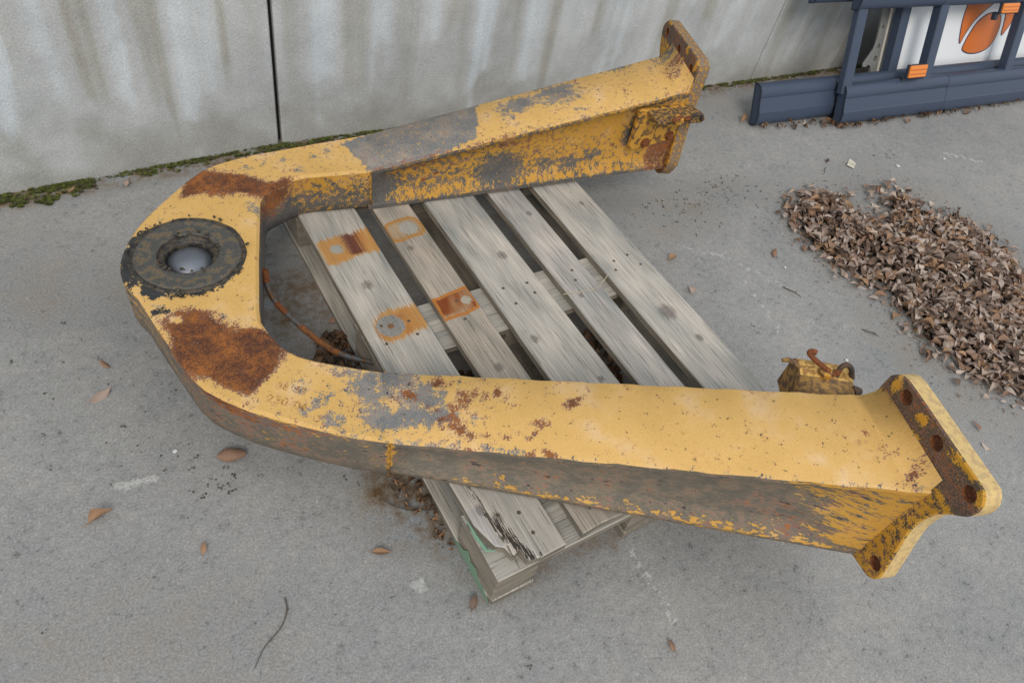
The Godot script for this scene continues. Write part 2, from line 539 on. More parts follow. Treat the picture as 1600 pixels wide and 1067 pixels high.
func build_wall() -> void:
	var w := 2048
	var h := 1024
	var span := Vector2(6.0, 3.2)
	var x0 := -2.0
	var streak := noise(w, h, 0.016, 3, 21, 1, 64)
	var streak2 := noise(w, h, 0.05, 3, 22, 1, 40)
	var cloud := noise(w, h, 0.01, 4, 23)
	var grain := noise(w, h, 0.4, 2, 24)
	var edge := noise(w, h, 0.03, 3, 25)
	var rgb := PackedByteArray(); rgb.resize(w * h * 3)
	var hg := PackedByteArray(); hg.resize(w * h)
	# pale washed columns between grey-brown runs, in metres along the wall
	var runs := []
	for q in [[-0.43, 0.036, 0.7], [-0.357, 0.012, -0.6], [-0.346, 0.04, -0.45], [-0.328, 0.01, -0.5], [-0.268, 0.032, 1.0], [-0.2, 0.04, -0.55], [-0.176, 0.011, -0.5], [-0.09, 0.058, 0.8], [-0.015, 0.011, -0.8], [0.04, 0.05, -0.3], [0.177, 0.036, -0.6], [0.26, 0.042, 1.0], [0.35, 0.042, -0.75], [0.43, 0.03, 1.0], [0.51, 0.045, -0.6], [0.595, 0.034, 0.9], [0.68, 0.045, -0.6], [0.775, 0.04, 1.0], [0.868, 0.045, -0.6], [0.96, 0.04, 0.9], [1.035, 0.025, -1.0], [1.12, 0.055, 0.5], [1.215, 0.02, -0.7], [1.345, 0.08, 0.35], [1.53, 0.03, -0.9], [1.62, 0.03, 0.3], [1.71, 0.035, -0.9], [1.85, 0.06, 0.2], [2.17, 0.05, -0.8], [2.4, 0.12, -0.8]]: runs.append(q)
	var col := PackedInt32Array(); col.resize(w)
	for x in w:
		var m := x0 + (x + 0.5) * span.x / w
		var v := 0.0
		for r in runs: v += r[2] * exp(-pow(absf(m - r[0]) / r[1], 3.5))
		if m < -0.5 or m > 2.6: v = sin(m * 21.0) * 0.7 + sin(m * 47.0 + 1.0) * 0.4
		col[x] = int(v * 100)
	for y in h:
		var up := (y + 0.5) * span.y / h
		for x in w:
			var i := y * w + x
			var c := cloud[i] - 128
			var e := edge[i] - 128
			var hh := up + c * 0.0012
			var k := int(100.0 * smoothstep(0.11, 0.27, hh + (streak[i] - 128) * 0.0016))
			var low := int(100.0 * (1.0 - smoothstep(0.0, 0.2, hh)))
			var s := (col[x] * 85 / 100 + (streak[i] - 128) * 22 / 100 + (streak2[i] - 128) * 26 / 100) * k / 100
			var g := grain[i] - 128
			var v := 199 + c * 10 / 100 + g * 9 / 100 + e * 6 / 100 + (s * 26 / 100 if s > 0 else s * 28 / 100) - low * 14 / 100
			var brown := (maxi(0, -s) * 9 / 100) + low * 5 / 100
			var blue := maxi(0, s) * 6 / 100
			rgb[i * 3] = clampi(v - 3 - blue + brown / 2, 0, 255); rgb[i * 3 + 1] = clampi(v, 0, 255); rgb[i * 3 + 2] = clampi(v + 1 + blue - brown, 0, 255)
			hg[i] = clampi(128 + g / 3 + e / 2 + c / 3, 0, 255)
	var mat := textured([tex(w, h, rgb), tex1(w, h, hg)], 0.25, {"roughness": 0.88})
	mat.detail_enabled = true
	mat.detail_blend_mode = BaseMaterial3D.BLEND_MODE_MUL
	mat.detail_uv_layer = BaseMaterial3D.DETAIL_UV_2
	mat.detail_albedo = M.concrete_detail
	var wall := base("concrete_wall", Vector3(WALL_B.x, 0, WALL_B.y), "streaked grey concrete panel wall along the back of the yard", "wall")
	var org := wall.position
	for pr in [[WALL_A, WALL_B, 0.0, 0.006], [WALL_B, WALL_C, 0.006, 0.0025], [WALL_C, WALL_D, 0.0025, 0.0]]:
		var a: Vector2 = pr[0]
		var b: Vector2 = pr[1]
		var along := (b - a).normalized()
		a += along * pr[2]; b -= along * pr[3]
		var l := a.distance_to(b)
		var back := Vector2(along.y, -along.x)
		var st := begin()
		var bev := 0.004
		var A3 := Vector3(a.x, 0, a.y) - org
		var ax := Vector3(along.x, 0, along.y)
		var bk := Vector3(back.x, 0, back.y)
		var top := 3.2
		# bevelled front, sides, top
		var ring := [Vector3(bev, 0, 0), Vector3(l - bev, 0, 0), Vector3(l - bev, top - bev, 0), Vector3(bev, top - bev, 0)]
		var ring2 := [Vector3(0, 0, bev), Vector3(l, 0, bev), Vector3(l, top, bev), Vector3(0, top, bev)]
		var ring3 := [Vector3(0, 0, 0.18), Vector3(l, 0, 0.18), Vector3(l, top, 0.18), Vector3(0, top, 0.18)]
		var pos := func(q: Vector3) -> Vector3: return A3 + ax * q.x + Vector3.UP * q.y + bk * q.z
		var add := func(q: Array, out: Vector3) -> void:
			for t in [[0, 1, 2], [0, 2, 3]]:
				var v := [pos.call(q[t[0]]), pos.call(q[t[1]]), pos.call(q[t[2]])]
				if (v[2] - v[0]).cross(v[1] - v[0]).dot(out) < 0: t = [t[0], t[2], t[1]]
				for k in t:
					var p: Vector3 = pos.call(q[k])
					st.set_uv(Vector2((p.x + org.x - x0) / span.x, p.y / span.y))
					st.set_uv2(Vector2(q[k].x + q[k].z, q[k].y) / 0.61)
					st.add_vertex(p)
		add.call(ring, -bk)
		add.call([ring3[1], ring3[0], ring3[3], ring3[2]], bk)
		for k in 4:
			var j := (k + 1) % 4
			var o: Vector3 = [Vector3.DOWN, ax, Vector3.UP, -ax][k]
			add.call([ring[k], ring[j], ring2[j], ring2[k]], o - bk)
			add.call([ring2[k], ring2[j], ring3[j], ring3[k]], o)
		put("wall_panel", done(st), mat, wall)
	# dark sealant deep in the joints
	for q in [[WALL_B, 0.011, 0.02], [WALL_C, 0.0046, 0.008]]:
		var st := block(Vector3(q[1], 3.19, 0.02), 0.0, Transform3D(Basis(), Vector3(q[0].x, 1.6, q[0].y - q[2] - 0.01) - org))
		put("joint_filler", st, plain(rgb8(38, 37, 35), 0.95), wall)


# ---------------------------------------------------------------- the pallet
func wood(w: int, h: int, px: float, sd: int, tone: Color, knots: Array, marks = null) -> Array:
	# weathered softwood: x runs along the grain. knots: [x, y, radius] in metres
	var warp := noise(w, h, 0.03, 3, sd, 26, 2)
	var fibre := noise(w, h, 0.34, 3, sd + 1, 40, 1)
	var cloud := noise(w, h, 0.012, 3, sd + 2, 3, 1)
	var grain := noise(w, h, 0.4, 2, sd + 3, 2, 1)
	var rgb := PackedByteArray(); rgb.resize(w * h * 3)
	var hg := PackedByteArray(); hg.resize(w * h)
	var wp := PackedFloat32Array(); wp.resize(w * h)
	for y in h:
		for x in w: wp[y * w + x] = y * px
	for k in knots:
		var r: float = k[2]
		for y in range(maxi(0, int((k[1] - r * 4) / px)), mini(h, int((k[1] + r * 4) / px))):
			for x in range(maxi(0, int((k[0] - r * 9) / px)), mini(w, int((k[0] + r * 9) / px))):
				var dx: float = (x * px - k[0]) / (r * 3.2)
				var dy: float = (y * px - k[1]) / r
				wp[y * w + x] += signf(dy + 0.01) * r * 0.9 * exp(-dx * dx - dy * dy * 0.5)
	for i in w * h:
		var s := sin((wp[i] + (warp[i] - 128) * 0.00011) * 820.0 + sd)
		var fb := fibre[i] - 128
		var c := cloud[i] - 128
		var g := grain[i] - 128
		var lines := int(maxf(0.0, s - 0.45) * -15.0) - (26 if fb < -84 else 0)
		var v := lines + fb * 22 / 100 + c * 16 / 100 + g * 5 / 100
		rgb[i * 3] = clampi(int(tone.r * 255) + v + c * 4 / 100, 0, 255); rgb[i * 3 + 1] = clampi(int(tone.g * 255) + v, 0, 255); rgb[i * 3 + 2] = clampi(int(tone.b * 255) + v - c * 3 / 100, 0, 255)
		hg[i] = clampi(140 + lines * 2 + fb * 40 / 100, 0, 255)
	for k in knots:
		var r: float = k[2]
		for y in range(maxi(0, int((k[1] - r * 1.4) / px)), mini(h, int((k[1] + r * 1.4) / px))):
			for x in range(maxi(0, int((k[0] - r * 1.8) / px)), mini(w, int((k[0] + r * 1.8) / px))):
				var dd := sqrt(pow((x * px - k[0]) / (r * 1.3), 2) + pow((y * px - k[1]) / r, 2)) + (fibre[y * w + x] - 128) * 0.003
				var i := y * w + x
				var a := 0.62 * (1.0 - smoothstep(0.55, 1.15, dd)) * (0.75 + 0.25 * sin(dd * 16.0))
				rgb[i * 3] = int(lerpf(rgb[i * 3], 78, a)); rgb[i * 3 + 1] = int(lerpf(rgb[i * 3 + 1], 70, a)); rgb[i * 3 + 2] = int(lerpf(rgb[i * 3 + 2], 66, a))
	if marks != null:
		for y in h:
			for x in w:
				var i := y * w + x
				var m = marks.call((x + 0.5) * px, (y + 0.5) * px, fibre[i] - 128, cloud[i] - 128, grain[i] - 128)
				if m != null:
					var c: Color = m
					rgb[i * 3] = int(lerpf(rgb[i * 3], c.r * 255, c.a)); rgb[i * 3 + 1] = int(lerpf(rgb[i * 3 + 1], c.g * 255, c.a)); rgb[i * 3 + 2] = int(lerpf(rgb[i * 3 + 2], c.b * 255, c.a))
	return [tex(w, h, rgb), tex1(w, h, hg)]


func rounded_box(p: Vector2, c: Vector2, half: Vector2, r: float) -> float:
	var q := (p - c).abs() - half + Vector2(r, r)
	return Vector2(maxf(q.x, 0), maxf(q.y, 0)).length() + minf(maxf(q.x, q.y), 0.0) - r


func build_pallet() -> void:
	var pallet := base("wooden_pallet", Vector3(0.4, 0, 0.6), "grey weathered wooden pallet lying under the yellow yoke", "pallet")
	var off := -pallet.position
	var xs := [[0.0, 0.145], [0.18625, 0.1], [0.3275, 0.145], [0.51375, 0.1], [0.655, 0.145]]
	var W := 1024
	var px := 1.2 / W
	# rusty prints of machine feet: left by what stood on the first two boards
	var mark1 := func(x: float, y: float, fb: int, cl: int, g: int):
		var p := Vector2(x, y + fb * 0.00003)
		var best = null
		for q in [[Vector2(0.305, 0.075), Vector2(0.041, 0.068), 0.006, Vector2(0.305, 0.044), 0.017, 0.01], [Vector2(0.582, 0.092), Vector2(0.042, 0.064), 0.03, Vector2(0.582, 0.064), 0.032, 0.03]]:
			var d: float = rounded_box(p + Vector2((p.y - 0.075) * 0.12, 0), q[0], q[1], q[2]) + cl * 0.00006 + fb * 0.00009 + g * 0.00004
			if d < 0.006:
				var a := (0.74 + g * 0.0012 + cl * 0.001) * (1.0 - smoothstep(-0.005, 0.006, d))
				var c := Color(0.72, 0.47, 0.17).lerp(Color(0.62, 0.36, 0.12), clampf(cl / 80.0 + 0.3, 0, 1))
				if q[5] < 0.02: c = c.lerp(Color(0.30, 0.10, 0.05), (1.0 - smoothstep(0.010, 0.026, absf(p.y - 0.088) + g * 0.0001 + fb * 0.00006)) * (1.0 - smoothstep(0.034, 0.044, absf(p.x - 0.297))))
				else: c = c.lerp(Color(0.50, 0.27, 0.10), 0.75 * (1.0 - smoothstep(0.0, 0.02, Vector2((p.x - 0.563) * 1.2, (p.y - 0.09) * 0.5).length() + g * 0.0001))).lerp(Color(0.70, 0.50, 0.24), 0.6 * smoothstep(0.09, 0.115, p.y))
				a *= smoothstep(q[4] - 0.004, q[4] + 0.002, (p - q[3]).length() + fb * 0.00005) if (p - q[3]).length() < q[4] + 0.01 else 1.0
				best = Color(c.r, c.g, c.b, a)
			elif d < 0.03 and q[5] > 0.02 and p.x < 0.6: best = Color(0.55, 0.5, 0.44, 0.12)
		var r2 := (p - Vector2(0.582, 0.064)).length()
		if r2 < 0.032: best = Color(0.36, 0.36, 0.36, 0.35 + 0.4 * clampf(g / 60.0, 0, 1))
		if r2 < 0.008: best = Color(0.42, 0.27, 0.16, 0.8)
		# cracked, rotten corner
		var ck := absf((p.y - 0.035) - (p.x - 1.093) * 0.37 + fb * 0.0001)
		if p.x > 1.08 and ck < 0.006 + (p.x - 1.08) * 0.03 * (0.6 + cl * 0.006): best = Color(0.16, 0.14, 0.12, 0.85)
		if p.x > 0.97 and p.x < 1.1 and absf(p.y - 0.028 - (p.x - 0.97) * 0.09 + fb * 0.00003) < 0.0014: best = Color(0.18, 0.17, 0.16, 0.8)
		if p.x > 1.06 and p.y < 0.03 + (p.x - 1.1) * 0.06 + fb * 0.00008 and p.x < 1.16: best = Color(0.55, 0.56, 0.6, 0.3)
		return best
	var mark2 := func(x: float, y: float, fb: int, cl: int, g: int):
		var p := Vector2(x, y + fb * 0.00003)
		var best = null
		var d := rounded_box(p + Vector2((p.y - 0.05) * 0.1, 0), Vector2(0.288, 0.045), Vector2(0.036, 0.05), 0.022) + cl * 0.00004 + fb * 0.00003
		if d < 0.004:
			var ring := smoothstep(0.014, 0.0, absf(d))
			best = Color(0.66, 0.43, 0.16, (0.25 + 0.6 * ring) * (1.0 - smoothstep(-0.001, 0.004, d)))
			var r := (p - Vector2(0.289, 0.057)).length()
			if r < 0.024: best = Color(0.62, 0.62, 0.6, 0.5 + g * 0.004)
		var d2 := rounded_box(p + Vector2((p.y - 0.05) * 0.1, 0), Vector2(0.572, 0.05), Vector2(0.036, 0.052), 0.004) + cl * 0.00004
		if d2 < 0.003:
			var dk := clampf(0.75 + cl / 90.0 - smoothstep(0.59, 0.612, p.x) * 1.2 * smoothstep(0.07, 0.02, p.y), 0, 1)
			best = Color(0.66, 0.42, 0.2, 0.35).lerp(Color(0.47, 0.22, 0.08, 0.92), dk)
			if d2 > -0.006: best = Color(0.68, 0.40, 0.14, 0.8)
			if (p - Vector2(0.571, 0.077)).length() + fb * 0.00004 < 0.0125: best = Color(0.66, 0.63, 0.58, 0.7)
		return best
	var looks := [
		wood(W, 124, px, 31, rgb8(165, 160, 152), [[0.443, 0.065, 0.014], [1.10, 0.05, 0.012], [1.07, 0.028, 0.01], [0.9, 0.1, 0.008]], mark1),
		wood(W, 86, px, 33, rgb8(159, 150, 138), [[0.36, 0.03, 0.008], [0.78, 0.05, 0.012], [1.1, 0.06, 0.02]], mark2),
		wood(W, 124, px, 35, rgb8(165, 161, 154), [[0.462, 0.1, 0.013], [0.2, 0.04, 0.01], [0.739, 0.028, 0.011], [0.9, 0.11, 0.009]]),
		wood(W, 86, px, 37, rgb8(163, 159, 154), [[0.34, 0.07, 0.009], [0.66, 0.03, 0.008], [0.99, 0.05, 0.01]]),
		wood(W, 124, px, 39, rgb8(170, 166, 159), [[0.79, 0.073, 0.022], [0.891, 0.095, 0.011], [0.35, 0.1, 0.008]]),
		wood(W, 124, px, 41, rgb8(160, 156, 148), [[0.3, 0.05, 0.012], [0.8, 0.1, 0.01]]),
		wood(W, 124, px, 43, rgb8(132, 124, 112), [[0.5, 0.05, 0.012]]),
	]
	var mats := []
	for l in looks: mats.append(textured(l, 0.16, {"roughness": 0.9}))
	var green := plain(rgb8(118, 152, 130), 0.8)
	# board lengthwise: outline x across (0..width), y along (0..length)
	var board := func(called: String, outline: PackedVector2Array, at: Vector3, thick: float, m: StandardMaterial3D, cross := false, vw := 0.145) -> MeshInstance3D:
		var st := begin()
		var ed := begin()
		var xf := Transform3D(Basis(Vector3.RIGHT, Vector3.UP, Vector3.BACK), at + off)
		var uv := Transform2D(Vector2(0, 1.0 / vw), Vector2(1.0 / 1.2, 0), Vector2.ZERO)
		if cross: uv = Transform2D(Vector2(1.0 / 1.2, 0), Vector2(0, 1.0 / vw), Vector2.ZERO)
		prism(st, ed, outline, 0, thick, 0.0025, xf, uv, [], Vector2(1.0 / 1.2, 1.0 / vw))
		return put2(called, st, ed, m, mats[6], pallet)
	var ends := [[0.0, 0.0], [0.004, -0.003], [-0.002, 0.002], [0.003, -0.004], [-0.001, 0.0]]
	for i in 5:
		var x: float = xs[i][0]
		var w: float = xs[i][1]
		var y0: float = ends[i][0]
		var y1: float = 1.2 + ends[i][1]
		var out := PackedVector2Array([Vector2(0.001, y0), Vector2(w * 0.5, y0 - 0.002), Vector2(w, y0), Vector2(w - 0.001, y1 * 0.3), Vector2(w + 0.001, y1 * 0.7), Vector2(w, y1)])
		if i == 0: out.append_array(PackedVector2Array([Vector2(0.09, y1 + 0.001), Vector2(0.062, y1 - 0.004), Vector2(0.056, y1 - 0.03), Vector2(0.04, y1 - 0.022), Vector2(0.034, y1 - 0.045), Vector2(0.02, y1 - 0.055), Vector2(0.004, y1 - 0.11)]))
		else: out.append_array(PackedVector2Array([Vector2(w * 0.4, y1 - 0.003), Vector2(0, y1)]))
		out.append_array(PackedVector2Array([Vector2(-0.001, y1 * 0.6), Vector2(0.001, y1 * 0.25)]))
		var b: MeshInstance3D = board.call("deck_board", out, Vector3(x, 0.122, 0), 0.022, mats[i], false, w)
		# nail heads: three rows over the blocks
		for z in [0.05, 0.095, 0.575, 0.62, 1.105, 1.15]:
			for k in ([0.3, 0.72] if w > 0.12 else [0.5]):
				var st := begin()
				var c: Vector3 = Vector3(x + w * k + rng.randf_range(-0.012, 0.012), 0.144, z + rng.randf_range(-0.012, 0.012)) + off
				prism(st, st, circle(Vector2.ZERO, 0.0042, 8), -0.002, 0.0008, 0.0004, Transform3D(Basis(), c))
				put("nail_head", done(st), M.nail, b)
		if i == 0:
			# mint green paint left on the edge of the broken board
			var st := begin()
			tube(st, [Vector3(-0.0015, 0.139, 1.075) + off, Vector3(-0.001, 0.136, 1.11) + off, Vector3(0.004, 0.137, 1.145) + off, Vector3(0.019, 0.139, 1.152) + off], [0.001, 0.004, 0.0035, 0.001], 6)
			tag(put("paint_remnant", done(st), green, b), "mint green paint on the broken board edge")
			# splinters standing in the rotten corner
			for k in 9:
				var sp := begin()
				var p := Vector3(0.03 + 0.03 * rng.randf(), 0.143, 1.12 + 0.07 * rng.randf()) + off
				tube(sp, [p, p + Vector3(rng.randf_range(-0.004, 0.008), rng.randf_range(0.002, 0.007), rng.randf_range(0.012, 0.03))], [0.0022, 0.0006], 5)
				put("splinter", done(sp), mats[6], b)
	for z in [0.0, 0.5275, 1.055]:
		board.call("cross_board", rect(0.8, 0.145), Vector3(0.4, 0.1, z + 0.0725), 0.0215, mats[5], true)
	for x in [0.0, 0.3275, 0.7]:
		var w: float = 0.145 if x > 0.3 and x < 0.4 else 0.1
		for z in [0.0, 0.5275, 1.055]:
			var st := begin()
			prism(st, st, rect(w - 0.004, 0.141, 0.003), 0.0225, 0.0995, 0.002, Transform3D(Basis(), Vector3(x + w / 2, 0, z + 0.0725) + off), Transform2D(Vector2(0, 3), Vector2(0.8, 0), Vector2.ZERO), [], Vector2(0.8, 6))
			put("spacer_block", done(st), mats[6], pallet)
		var s: MeshInstance3D = board.call("runner_board", PackedVector2Array([Vector2(0, 0), Vector2(w, 0), Vector2(w, 1.2), Vector2(0.006 if x < 0.1 else 0.0, 1.2), Vector2(0, 1.18)]), Vector3(x, 0.001, 0), 0.021, mats[6 if x > 0.1 else 5], false)
		if x < 0.1:
			# the same green along the foot of the runner and block
			var g := begin()
			var q := PackedVector2Array([Vector2(1.04, 0.008), Vector2(1.06, 0.02), Vector2(1.085, 0.03), Vector2(1.10, 0.052), Vector2(1.115, 0.034), Vector2(1.135, 0.042), Vector2(1.15, 0.022), Vector2(1.17, 0.024), Vector2(1.192, 0.012), Vector2(1.194, 0.003), Vector2(1.12, 0.004), Vector2(1.08, 0.009)])
			prism(g, g, q, 0.0, 0.0012, 0.0, Transform3D(Basis(Vector3(0, 0, 1), Vector3(-1, 0, 0), Vector3(0, 1, 0)), Vector3(0.0008, 0, 0) + off))
			tag(put("paint_remnant", done(g), M.green, s), "mint green paint along the side of the runner")


# ---------------------------------------------------------------- the yoke
const S1 := 0.391
const S2 := 1.28
const H0 := 0.119
const H2 := 0.2613


func yh(s: float) -> float: return lerpf(H0, H2, clampf((s - S1) / (S2 - S1), 0, 1))
func yo(s: float) -> float: return lerpf(0.4774, 0.7336, (s - S1) / (S2 - S1))
func yi(s: float) -> float: return lerpf(0.317, 0.529, (s - S1) / (S2 - S1))


func nose_outer() -> PackedVector2Array:   # from the front joint round the nose to the rear joint
	return PackedVector2Array([Vector2(0.391, 0.4774), Vector2(0.33, 0.463), Vector2(0.271, 0.443), Vector2(0.205, 0.418), Vector2(0.149, 0.394), Vector2(0.101, 0.366), Vector2(0.067, 0.341), Vector2(0.043, 0.313), Vector2(0.008, 0.256), Vector2(-0.038, 0.179), Vector2(-0.078, 0.108), Vector2(-0.097, 0.086), Vector2(-0.112, 0.062), Vector2(-0.121, 0.036), Vector2(-0.126, 0.008), Vector2(-0.126, -0.02), Vector2(-0.121, -0.06), Vector2(-0.111, -0.1), Vector2(-0.095, -0.142), Vector2(-0.074, -0.184), Vector2(-0.031, -0.264), Vector2(-0.004, -0.304), Vector2(0.027, -0.33), Vector2(0.068, -0.354), Vector2(0.11, -0.374), Vector2(0.162, -0.393), Vector2(0.238, -0.422), Vector2(0.317, -0.45), Vector2(0.391, -0.4774)])


func nose_inner() -> PackedVector2Array:   # from the rear joint back to the front joint
	return PackedVector2Array([Vector2(0.391, -0.317), Vector2(0.315, -0.303), Vector2(0.25, -0.292), Vector2(0.222, -0.285), Vector2(0.203, -0.274), Vector2(0.182, -0.256), Vector2(0.155, -0.232), Vector2(0.142, -0.216), Vector2(0.136, -0.196), Vector2(0.138, -0.134), Vector2(0.143, 0.0), Vector2(0.151, 0.142), Vector2(0.156, 0.178), Vector2(0.174, 0.212), Vector2(0.199, 0.246), Vector2(0.229, 0.269), Vector2(0.262, 0.283), Vector2(0.294, 0.292), Vector2(0.342, 0.305), Vector2(0.391, 0.317)])


func top_paint() -> Array:
	var org := Vector2(-0.15, -0.78)
	var w := 1460
	var h := 1560
	var fb := Field.new(org.x, org.y, org.x + 1.46, org.y + 1.56, 0.01)
	var fr := Field.new(org.x, org.y, org.x + 1.46, org.y + 1.56, 0.01)
	var fd := Field.new(org.x, org.y, org.x + 1.46, org.y + 1.56, 0.01)
	fb.ell(0.874, -0.571, 0.107, 0.032, 2.78, 0.88)
	fb.ell(0.932, -0.550, 0.062, 0.026, 2.79, 0.88)
	fb.ell(0.780, -0.539, 0.056, 0.026, 2.78, 0.88)
	fb.ell(0.762, -0.487, 0.022, 0.018, -2.93, 0.88)
	fb.ell(0.801, -0.510, 0.017, 0.012, -2.96, 0.88)
	fb.ell(1.110, -0.679, 0.034, 0.019, 2.84, 0.88)
	fb.ell(1.250, -0.700, 0.042, 0.017, 2.62, 0.88)
	fb.ell(1.268, -0.636, 0.049, 0.025, 1.92, 0.88)
	fb.ell(0.955, -0.492, 0.017, 0.012, -3.01, 0.88)
	fb.ell(0.915, -0.596, 0.059, 0.015, 2.79, 0.88)
	fb.ell(0.129, -0.165, 0.034, 0.016, -2.53, 0.88)
	fb.ell(0.137, -0.337, 0.010, 0.008, 3.11, 0.88)
	fb.ell(0.178, -0.351, 0.011, 0.010, 2.50, 0.88)
	fb.ell(0.221, -0.314, 0.013, 0.013, 2.93, 0.88)
	fb.ell(0.257, -0.368, 0.011, 0.009, 1.68, 0.88)
	fb.ell(0.288, -0.394, 0.013, 0.011, 2.93, 0.88)
	fb.ell(0.099, -0.317, 0.013, 0.010, 3.14, 0.88)
	fb.ell(0.056, -0.223, 0.021, 0.012, 3.14, 0.88)
	fb.ell(0.318, 0.301, 0.031, 0.024, 2.51, 0.88)
	fb.ell(0.376, 0.347, 0.042, 0.029, 1.72, 0.88)
	fb.ell(0.362, 0.406, 0.029, 0.025, 1.54, 0.88)
	fb.ell(0.413, 0.429, 0.049, 0.022, -2.98, 0.88)
	fb.ell(0.460, 0.420, 0.053, 0.032, -2.45, 0.88)
	fb.ell(0.435, 0.367, 0.036, 0.027, -2.85, 0.88)
	fb.ell(0.271, 0.379, 0.032, 0.013, 2.30, 0.88)
	fb.ell(0.296, 0.424, 0.020, 0.017, -2.96, 0.88)
	fb.ell(0.504, 0.442, 0.029, 0.014, -2.95, 0.88)
	fb.ell(0.481, 0.382, 0.026, 0.021, -2.85, 0.88)
	fb.ell(0.549, 0.458, 0.008, 0.007, 1.62, 0.88)
	fb.ell(0.004, 0.197, 0.036, 0.014, 1.14, 0.88)
	fb.ell(-0.024, 0.151, 0.027, 0.014, -2.49, 0.88)
	fb.ell(0.076, 0.169, 0.033, 0.013, -2.71, 0.88)
	fb.ell(0.237, 0.405, 0.016, 0.011, -2.99, 0.88)
	fb.ell(0.384, 0.436, 0.029, 0.017, -3.01, 0.88)
	fb.ell(0.413, 0.337, 0.030, 0.015, -2.95, 0.88)
	fb.ell(0.848, 0.476, 0.005, 0.004, 2.90, 0.88)
	fb.ell(0.568, 0.409, 0.012, 0.009, -2.93, 0.88)
	fb.ell(0.341, 0.346, 0.030, 0.024, 1.57, 0.88)
	fb.ell(0.236, 0.350, 0.021, 0.016, 1.45, 0.88)
	fr.ell(0.031, 0.181, 0.050, 0.039, -2.86, 1.5)
	fr.ell(0.090, 0.256, 0.072, 0.059, -2.83, 1.5)
	fr.ell(0.158, 0.256, 0.049, 0.041, -2.88, 1.5)
	fr.ell(0.038, 0.246, 0.050, 0.030, -1.98, 1.5)
	fr.ell(0.161, 0.314, 0.032, 0.019, 2.13, 1.5)
	fr.ell(0.145, 0.218, 0.024, 0.016, -3.02, 1.5)
	fr.ell(0.111, 0.319, 0.052, 0.018, -2.44, 1.5)
	fr.ell(0.026, -0.258, 0.075, 0.039, -2.86, 1.5)
	fr.ell(0.118, -0.249, 0.062, 0.029, -2.66, 1.5)
	fr.ell(0.182, -0.251, 0.033, 0.019, 2.08, 1.5)
	fr.ell(-0.013, -0.228, 0.034, 0.016, 2.28, 1.5)
	fr.ell(1.248, 0.712, 0.023, 0.016, 2.60, 0.72)
	fr.ell(1.270, 0.689, 0.025, 0.009, 2.35, 0.72)
	fr.ell(0.712, 0.452, 0.029, 0.011, 2.98, 0.72)
	fr.ell(0.666, 0.491, 0.022, 0.010, 2.58, 0.72)
	fr.ell(1.285, 0.564, 0.013, 0.009, 2.85, 0.72)
	fr.ell(1.288, 0.593, 0.010, 0.007, 2.56, 0.72)
	fr.ell(1.058, 0.474, 0.021, 0.004, -2.98, 0.72)
	fr.ell(0.721, 0.397, 0.017, 0.005, -2.97, 0.72)
	fr.ell(1.287, 0.535, 0.014, 0.007, -3.08, 0.72)
	fr.ell(1.257, -0.631, 0.049, 0.022, 1.91, 0.72)
	fr.ell(0.495, 0.366, 0.022, 0.011, -2.95, 0.72)
	fr.ell(0.538, 0.411, 0.025, 0.011, 2.45, 0.72)
	fr.ell(0.497, 0.455, 0.029, 0.017, -2.94, 0.72)
	fb.ell(0.042, 0.232, 0.017, 0.012, 2.19, -1.2)
	fb.ell(0.001, 0.172, 0.011, 0.009, 1.02, -1.2)
	fb.ell(0.166, -0.300, 0.008, 0.007, 1.50, -1.2)
	fr.ell(0.042, 0.232, 0.017, 0.012, 2.19, -1.5)
	fr.ell(0.001, 0.172, 0.011, 0.009, 1.02, -1.5)
	fr.ell(0.166, -0.300, 0.008, 0.007, 1.50, -1.5)
	fd.ell(-0.049, 0.093, 0.025, 0.020, 2.16, 1.2)
	fd.ell(-0.114, 0.000, 0.051, 0.018, 1.58, 1.2)
	fd.ell(-0.105, 0.065, 0.030, 0.009, 1.31, 1.2)
	fd.ell(-0.106, -0.064, 0.019, 0.009, 1.91, 1.2)
	fd.ell(-0.030, 0.149, 0.016, 0.012, -2.94, 1.2)
	fb.poly(PackedVector2Array([Vector2(0.321, -0.43), Vector2(0.39, -0.47), Vector2(0.5, -0.51), Vector2(0.688, -0.58), Vector2(0.67, -0.41), Vector2(0.571, -0.36), Vector2(0.43, -0.318), Vector2(0.385, -0.324)]), 1.6)
	fb.poly(PackedVector2Array([Vector2(0.306, 0.344), Vector2(0.39, 0.317), Vector2(0.532, 0.358), Vector2(0.558, 0.52), Vector2(0.37, 0.476), Vector2(0.249, 0.434)]), 0.22)
	fb.poly(PackedVector2Array([Vector2(0.52, 0.36), Vector2(0.66, 0.39), Vector2(0.64, 0.56), Vector2(0.55, 0.52)]), 0.34)
	fb.ell(0.75, 0.5, 0.16, 0.1, 0.3, -0.25)
	fb.ell(0.95, 0.52, 0.4, 0.14, 0.3, -0.45)
	fr.ell(0.98, 0.54, 0.3, 0.12, 0.3, -0.5)
	fr.ell(0.05, -0.0, 0.14, 0.15, 0, -0.4)
	fb.ell(0.05, 0.0, 0.12, 0.12, 0, -0.15)
	fb.ell(0.26, -0.36, 0.07, 0.05, 0, 0.1)
	for k in 5: fr.ell(0.716 + k * 0.008, 0.455 - k * 0.002, 0.005, 0.018, 0.35, 0.55)
	fr.ell(0.60, 0.43, 0.03, 0.02, 0.3, 0.35)
	for k in 30: fr.ell(rng.randf_range(0.42, 0.7), rng.randf_range(0.36, 0.56), rng.randf_range(0.004, 0.012), rng.randf_range(0.004, 0.01), rng.randf() * 3.0, 0.85)
	for k in 5: fr.ell(rng.randf_range(1.22, 1.27), rng.randf_range(0.53, 0.71), rng.randf_range(0.004, 0.01), rng.randf_range(0.004, 0.008), rng.randf() * 3.0, 0.8)
